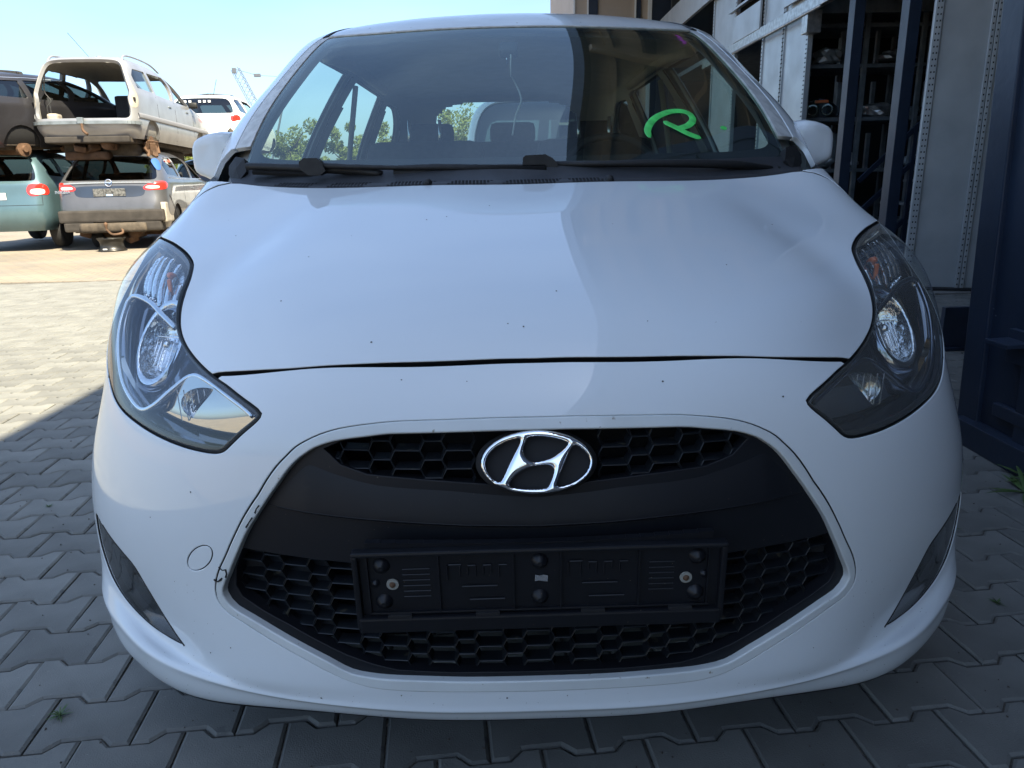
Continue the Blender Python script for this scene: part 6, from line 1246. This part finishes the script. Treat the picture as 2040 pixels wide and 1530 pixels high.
_c = TS.pt(.53, 3.03, .0005); _n = Vector(TS.out(np.array([.53]), np.array([3.03]))[0]).to_track_quat('Z', 'Y').to_matrix().to_4x4(); _n.translation = _c; _d = MB(); _d.prism([(.0095*math.cos(a), .0085*math.sin(a)) for a in np.linspace(0, 2*math.pi, 17)[:-1]], .0006, _n); _d.build('marker_dot', 'marker_green', screen)
for k in range(7):
    u = 2.70-.045*k; stroke([(u, 3.28+.03*(k % 2)), (u-.025, 3.36+.02*(k % 3))], .0022, 'marker_pink')
# ---- wipers, parked low against the scuttle
def wipers():
    w = empty('wiper'); w.parent = car
    b = MB(); b.tube(hermite([(-.690, 1.975, 1.097), (-.53, 1.93, 1.088), (-.41, 1.915, 1.080), (-.335, 1.90, 1.071)], 4), [.009]*4+[.0105]*8+[.007], 8); b.build('blade', 'rubber', w, smooth=True)
    b = MB(); b.tube(hermite([(-.68, 1.99, 1.082), (-.53, 1.95, 1.073), (-.34, 1.92, 1.060)], 4), .007, 6); b.build('blade_rubber', 'black_matte', w)
    b = MB(); b.prism([(-.030, -.014), (-.032, .004), (-.020, .013), (.013, .013), (.024, .003), (.032, -.018), (.018, -.028), (-.010, -.028)], .03, T(-.505, 1.925, 1.098, R(90))); autosmooth(b.build('blade_clip', 'rubber', w), 50)
    b = MB(); b.tube([(-.49, 1.905, 1.094), (-.42, 1.895, 1.089), (-.298, 1.89, 1.084), (-.20, 1.885, 1.083), (.07, 1.875, 1.072)], [.007, .006, .0055, .0085, .010], 8); b.build('arm', 'rubber', w, smooth=True)
    w = empty('wiper'); w.parent = car
    b = MB(); b.tube([(-.305, 1.90, 1.072), (-.1, 1.885, 1.070), (.075, 1.885, 1.066)], [.010, .012, .012], 8); b.build('blade', 'rubber', w, smooth=True)
    b = MB(); b.tube([(-.30, 1.91, 1.058), (.07, 1.90, 1.052)], .007, 6); b.build('blade_rubber', 'black_matte', w)
    b = MB(); b.prism([(-.036, -.012), (-.034, .006), (-.028, .010), (.020, .012), (.036, .004), (.05, -.010), (.046, -.034), (.024, -.036), (.020, -.012)], .026, T(.048, 1.90, 1.096, R(90))); autosmooth(b.build('blade_clip', 'rubber', w), 50)
    b = MB(); b.tube([(.09, 1.885, 1.085), (.21, 1.88, 1.083), (.33, 1.89, 1.082), (.46, 1.905, 1.079), (.56, 1.94, 1.075), (.66, 1.985, 1.062)], [.007, .0075, .0095, .0105, .011, .010], 8); b.build('arm', 'rubber', w, smooth=True)
    b = MB(); b.tube([(.675, 2.0, 1.045), (.675, 1.99, 1.068)], [.016, .012], 14); b.build('spindle_cap', 'rubber', w, smooth=True)
wipers()
# ---- door mirrors
def mirror(sg):
    m = empty('door_mirror'); m.parent = car
    xs = [.835, .965]; bm = bmesh.new(); rings = []
    # sections along y: front nose small and rounded, rear full
    secs = [(2.285, .50), (2.287, .72), (2.293, .84), (2.303, .91), (2.32, .96), (2.345, .985), (2.38, 1.0), (2.43, .995)]
    prof = [(.832, 1.02), (.832, 1.12), (.835, 1.205), (.865, 1.207), (.900, 1.2035), (.925, 1.197), (.943, 1.190), (.956, 1.181), (.964, 1.168), (.968, 1.150), (.9685, 1.12), (.967, 1.098), (.9615, 1.087), (.952, 1.080), (.935, 1.074), (.905, 1.060), (.87, 1.035)]
    cx, cz = .89, 1.135
    for y, k in secs:
        rings.append([bm.verts.new((sg*((x-cx)*k+cx if x > .84 else x+.03*(1-k)), y+(.02 if x < .84 else 0)+(x-.9)*.25, (z-cz)*k+cz)) for x, z in prof])
    n = len(prof)
    for a, b in zip(rings, rings[1:]):
        for i in range(n): bm.faces.new((a[i], a[(i+1) % n], b[(i+1) % n], b[i]))
    bm.faces.new(rings[0]); bm.faces.new(rings[-1][::-1]); bmesh.ops.recalc_face_normals(bm, faces=bm.faces)
    me = bpy.data.meshes.new('mirror_shell'); bm.to_mesh(me); bm.free(); o = link('mirror_shell', me, 'white', m); autosmooth(o, 50)
    b = MB(); b.box(sg*.84-.03, sg*.84+.03, 2.30, 2.40, 1.03, 1.09, .012); b.build('mirror_arm', 'white', m, smooth=False)
    b = MB(); b.prism([(sg*x, z) for x, z in [(.86, 1.08), (.86, 1.19), (.95, 1.17), (.955, 1.10)]], .002, T(0, 2.43, 0, R(90))); b.build('mirror_glass', 'chrome', m)
mirror(1); mirror(-1)
# ---- interior
def interior():
    # headliner and inner trim follow the roof
    sh = shell('headliner', TS, 3.02, 6, -13, 13, 26, 80, -.035, 'lining', car)
    trim_holes = []
    for sg in (-1, 1):
        for p in side_wins.values(): trim_holes.append(grow(crv([(a[0], sg*a[1])+tuple(a[2:]) for a in p], step=.15), .02))
        trim_holes.append(grow(dens([(u, sg*v) for u, v in REARW]+[(1.5, sg*13.3)], .2), .02))
    for sg in (-1, 1):
        U_, V_ = np.meshgrid(np.linspace(.02, 3.1, 44), sg*np.linspace(4.02, 13, 140), indexing='ij'); X = TS.ev(U_, V_, -.04).reshape(-1, 3)
        cu = (U_[:-1, :-1]+U_[1:, 1:])/2; cv = (V_[:-1, :-1]+V_[1:, 1:])/2; keep = np.ones(cu.size, bool)
        for h in trim_holes: keep &= ~inside(np.stack([cu.ravel(), cv.ravel()], 1), h)
        keep = keep.reshape(cu.shape); meshobj('pillar_trim', X, [(i*140+j, i*140+j+1, (i+1)*140+j+1, (i+1)*140+j) for i in range(43) for j in range(139) if keep[i, j]], 'trim_grey', car, smooth=True)
    d = MB(); n = 40; V = []; F = []
    for i in range(n+1):
        x = -.74+1.48*i/n; k = 1-(abs(x)/.76)**4; hump = .035*math.exp(-((x-.36)/.17)**2)
        for y, z in ((1.95+.12*(x/.7)**2, 1.03), (2.25, 1.06+hump*.3), (2.50, 1.07+hump), (2.62, 1.045+hump), (2.66, .95), (2.60, .7), (2.55, .4)): V.append((x, y, z*(.97+.03*k)))
    for i in range(n):
        for j in range(6): F.append((i*7+j, (i+1)*7+j, (i+1)*7+j+1, i*7+j+1))
    meshobj('dashboard', V, F, 'dash', car, smooth=True)
    f = MB(); f.box(-.8, .8, 1.9, 4.9, .26, .30); f.build('floor_pan', 'black_matte', car)
    for sg in (-1, 1):
        w = MB(); w.box(sg*.80-.02, sg*.80+.02, 2.2, 4.75, .3, 1.0, .01); w.build('door_card', 'dash', car)
    def seatback(x, y, w, z0, z1, head=True, posts=False, par=None):
        s = MB(); s.box(x-w/2, x+w/2, y-.06, y+.06, z0, z1, .05, None)
        o = s.build('backrest', 'seat', par, smooth=True); o2 = None
        return o
    for x in (-.36, .36):
        st = empty('front_seat'); st.parent = car
        s = MB(); s.box(-.26, .26, -.30, .24, -.09, .09, .06, T(x, 2.98, .55)); s.build('cushion', 'seat', st, smooth=True)
        s = MB(); s.box(-.25, .25, -.07, .07, -.34, .34, .06, T(x, 3.24, .88, R(-12))); s.build('backrest', 'seat', st, smooth=True)
        for dx in (-.065, .065):
            s = MB(); s.tube([(x+dx, 3.30, 1.19), (x+dx, 3.315, 1.30)], .0075, 8); s.build('headrest_post', 'satin', st, smooth=True)
    st = empty('rear_seat'); st.parent = car
    s = MB(); s.box(-.66, .66, -.07, .07, -.34, .34, .05, T(0, 4.22, .92, R(-14))); s.build('backrest', 'seat', st, smooth=True)
    s = MB(); s.box(-.66, .66, 3.75, 4.2, .45, .62, .05); s.build('cushion', 'seat', st, smooth=True)
    for x in (-.42, .03, .46):
        s = MB(); s.box(-.125, .125, -.045, .045, -.05, .07, .035, T(x, 4.31, 1.285, R(-8))); s.build('headrest', 'seat', st, smooth=True)
    # steering wheel on the car's left side (right in the picture)
    sw = empty('steering_wheel'); sw.parent = car; m_ = T(.36, 2.78, 1.03, R(64)); r = MB(); r.tube([m_ @ Vector((.185*math.cos(a), .185*math.sin(a), 0)) for a in np.linspace(0, 2*math.pi, 49)], .014, 10, cap=False); r.build('rim', 'dash', sw, smooth=True)
    r = MB(); r.box(-.07, .07, -.06, .06, -.02, .03, .02, m_); r.box(-.18, .18, -.015, .015, -.01, .01, .005, m_); r.bar(m_ @ Vector((0, 0, -.02)), m_ @ Vector((0, 0, -.25)), .06); r.build('hub', 'dash', sw)
    # rain sensor pod, dangling cable, belts, sun visor edge
    c = TS.pt(2.55, -.05, -.03); r = MB(); r.box(-.028, .028, -.03, .03, -.015, .012, .008, T(*c, R(34))); r.build('sensor_pod', 'dash', car)
    p = [TS.pt(2.30, -.02, -.02), TS.pt(2.30, -.02, -.02)+Vector((.0, .03, -.05)), Vector((.005, 2.52, 1.36)), Vector((.03, 2.53, 1.30)), Vector((.012, 2.54, 1.25)), Vector((.0, 2.55, 1.19))]
    r = MB(); r.tube(hermite(p, 6), .0028, 6); r.build('hanging_cable', 'clear_white', car, smooth=True)
    for sg in (-1, 1):
        r = MB(); r.tube([(sg*.655, 3.40, 1.45), (sg*.69, 3.36, 1.2), (sg*.73, 3.32, .85)], .012, 6); r.build('seat_belt', 'lining', car, smooth=True)
        r = MB(); r.tube(hermite([TS.pt(2.9, sg*6.2, -.05), TS.pt(3.05, sg*7.5, -.05), TS.pt(3.05, sg*9.0, -.05)], 6), .02, 8); r.build('roof_rail_trim', 'lining', car, smooth=True)
    
interior()
place_children(car)
# ------------------------------------------------------------------ trees, weeds, crane
def leafball(name, parent, c, r, n, size, seed, m='leaf'):
    rr = random.Random(seed); V = []; F = []
    cl = [(c[0]+rr.gauss(0, r[0]*.5), c[1]+rr.gauss(0, r[1]*.5), c[2]+rr.gauss(0, r[2]*.5), rr.uniform(.35, .7)) for _ in range(26)]
    for i in range(n):
        q = rr.choice(cl); d = Vector((rr.gauss(0, 1), rr.gauss(0, 1), rr.gauss(0, 1))).normalized()*q[3]*min(r)*(rr.random()**.4)*.7
        p = Vector(q[:3])+d; a = Vector((rr.gauss(0, 1), rr.gauss(0, 1), rr.gauss(0, 1))).normalized(); b = a.orthogonal().normalized(); cc = a.cross(b); s = size*rr.uniform(.6, 1.4); k = len(V)
        V += [p-b*s, p-cc*s*.5, p+b*s, p+cc*s*.5]; F.append((k, k+1, k+2, k+3))
    return meshobj(name, V, F, m, parent)
def tree(x, y, h, seed, lab, sp=1.0):
    rr = random.Random(seed); t = empty('tree', (x, y, 0), label=lab, cat='tree', group='trees at the edge of the yard'); b = MB(); top = Vector((rr.uniform(-.3, .3), 0, h*.75)); b.tube(hermite([(0, 0, 0), (.1, 0, h*.3), top], 4), [.16*(1-.75*i/8) for i in range(9)], 8)
    for k in range(6):
        z = h*(.3+.08*k); a = k*2.4; b.tube([(0.05, 0, z), (math.cos(a)*h*.13, math.sin(a)*h*.13, z+h*.1), (math.cos(a)*h*.22, math.sin(a)*h*.22, z+h*.2)], [.05, .035, .012], 6)
    b.build('trunk', 'bark', t); leafball('crown', t, (0, 0, h*.62), (h*.30*sp, h*.30*sp, h*.30), 6500, .085, seed)
for i, (x, y, h, lab) in enumerate([(-11.0, 41, 4.1, 'light green tree showing through the left side window of the foreground car'), (-14.8, 43, 4.3, 'light green tree left of the one seen through the side window'), (-8.4, 42, 3.4, 'lower light green tree right of the one seen through the side window'), (-5.4, 40, 3.8, 'light green tree seen through the rear window'), (-2.4, 42, 5.0, 'light green tree hidden partly by the white van'), (-19.5, 45, 4.2, 'light green tree behind the stacked cars'),
                                   (-7, -24, 8, 'tree behind the photographer, left'), (-1.5, -26, 9, 'tree behind the photographer, middle'), (-14, -23, 7.5, 'tree behind the photographer, far left'), (4, -27, 8, 'tree behind the photographer, right')]): tree(x, y, h, 20+i, lab, 1.25)
def crane():
    c = empty('crawler_crane', (-16.9, 62, 0), label='distant lattice crane with a thin boom against the sky at the left', cat='crane'); O = Vector((-16.9, 62, 0))
    def lat(name, a, b, w, n):
        a, b = Vector(a)-O, Vector(b)-O; d = (b-a); L = d.length; d.normalize(); x = d.cross(Vector((0, 1, 0))).normalized(); y = d.cross(x); m = MB(); cs = [x*w+y*w, x*w-y*w, -x*w-y*w, -x*w+y*w]
        for k in cs: m.bar(a+k, b+k, .035)
        for i in range(n):
            p, q = a+d*L*i/n, a+d*L*(i+1)/n
            for k in range(4): m.bar(p+cs[k], q+cs[(k+1) % 4], .022)
        m.build(name, 'crane', c, kind='stuff')
    lat('boom', (-16.9, 62, 2.0), (-20.45, 62, 9.75), .28, 26)
    m = MB(); m.bar(Vector((-20.45, 62, 9.75))-O, Vector((-18.8, 62, 9.28))-O, .035); m.bar(Vector((-18.8, 62, 9.28))-O, Vector((-16.4, 62, 9.1))-O, .03); m.box(-.25, .25, -.1, .1, -.12, .12, .03, T(-1.9, 0, 9.28)); m.box(-.2, .2, -.1, .1, -.2, .2, .03, T(.5, 0, 9.1)); m.box(-.25, .05, -.1, .1, -.25, .15, .03, T(-3.55, 0, 9.7)); m.build('stay_rope', 'crane', c, kind='stuff')
    m = MB(); m.bar(Vector((-18.6, 62, 2))-O, Vector((-16.4, 62, 9.1))-O, .12); m.build('mast', 'crane', c); m = MB(); m.box(-1.2, 1.6, -1.2, 1.2, 1.0, 3.0, .1); m.build('cab', 'crane', c); m = MB(); m.box(-2, 2, -1.5, 1.5, 0, 1.0, .2); m.build('crawler', 'rust_dark', c)
crane()
def weed(x, y, s, seed, lab, flat=False):
    rr = random.Random(seed); o = empty('weed', (x, y, 0), label=lab, cat='weed')
    for k in range(26 if not flat else 16):
        a = rr.uniform(0, 6.28); L = s*rr.uniform(.5, 1.2); el = rr.uniform(.1, .5) if flat else rr.uniform(.25, 1.1); w = s*.05; d = Vector((math.cos(a), math.sin(a), 0)); n = d.cross(Vector((0, 0, 1))); V = []; F = []
        for i in range(6):
            t = i/5; p = d*L*t*math.cos(el)+Vector((0, 0, L*(math.sin(el)*t-.55*t*t*math.sin(el)+.004))); ww = w*math.sin(math.pi*(.15+.85*t))*1.0; V += [p-n*ww, p+Vector((0, 0, ww*.4)), p+n*ww]
        for i in range(5): F += [(i*3, i*3+3, i*3+4, i*3+1), (i*3+1, i*3+4, i*3+5, i*3+2)]
        meshobj('leaf', V, F, 'weed', o, smooth=True)
weed(1.70, 2.27, .16, 1, 'spreading green weed growing at the foot of the navy gate', True)
weed(1.78, 2.36, .13, 4, 'upright stem of weed against the navy gate foot')
weed(1.27, 2.02, .055, 2, 'small grass tuft in a paving joint just right of the bumper')
weed(-.98, 1.30, .03, 3, 'tiny moss tuft in a paving joint at the bottom left')
weed(-1.62, 2.35, .02, 8, 'tiny moss tuft in the shaded paving left of the bumper')
weed(1.18, 1.62, .025, 6, 'tiny green tuft in a paving joint at the lower right')
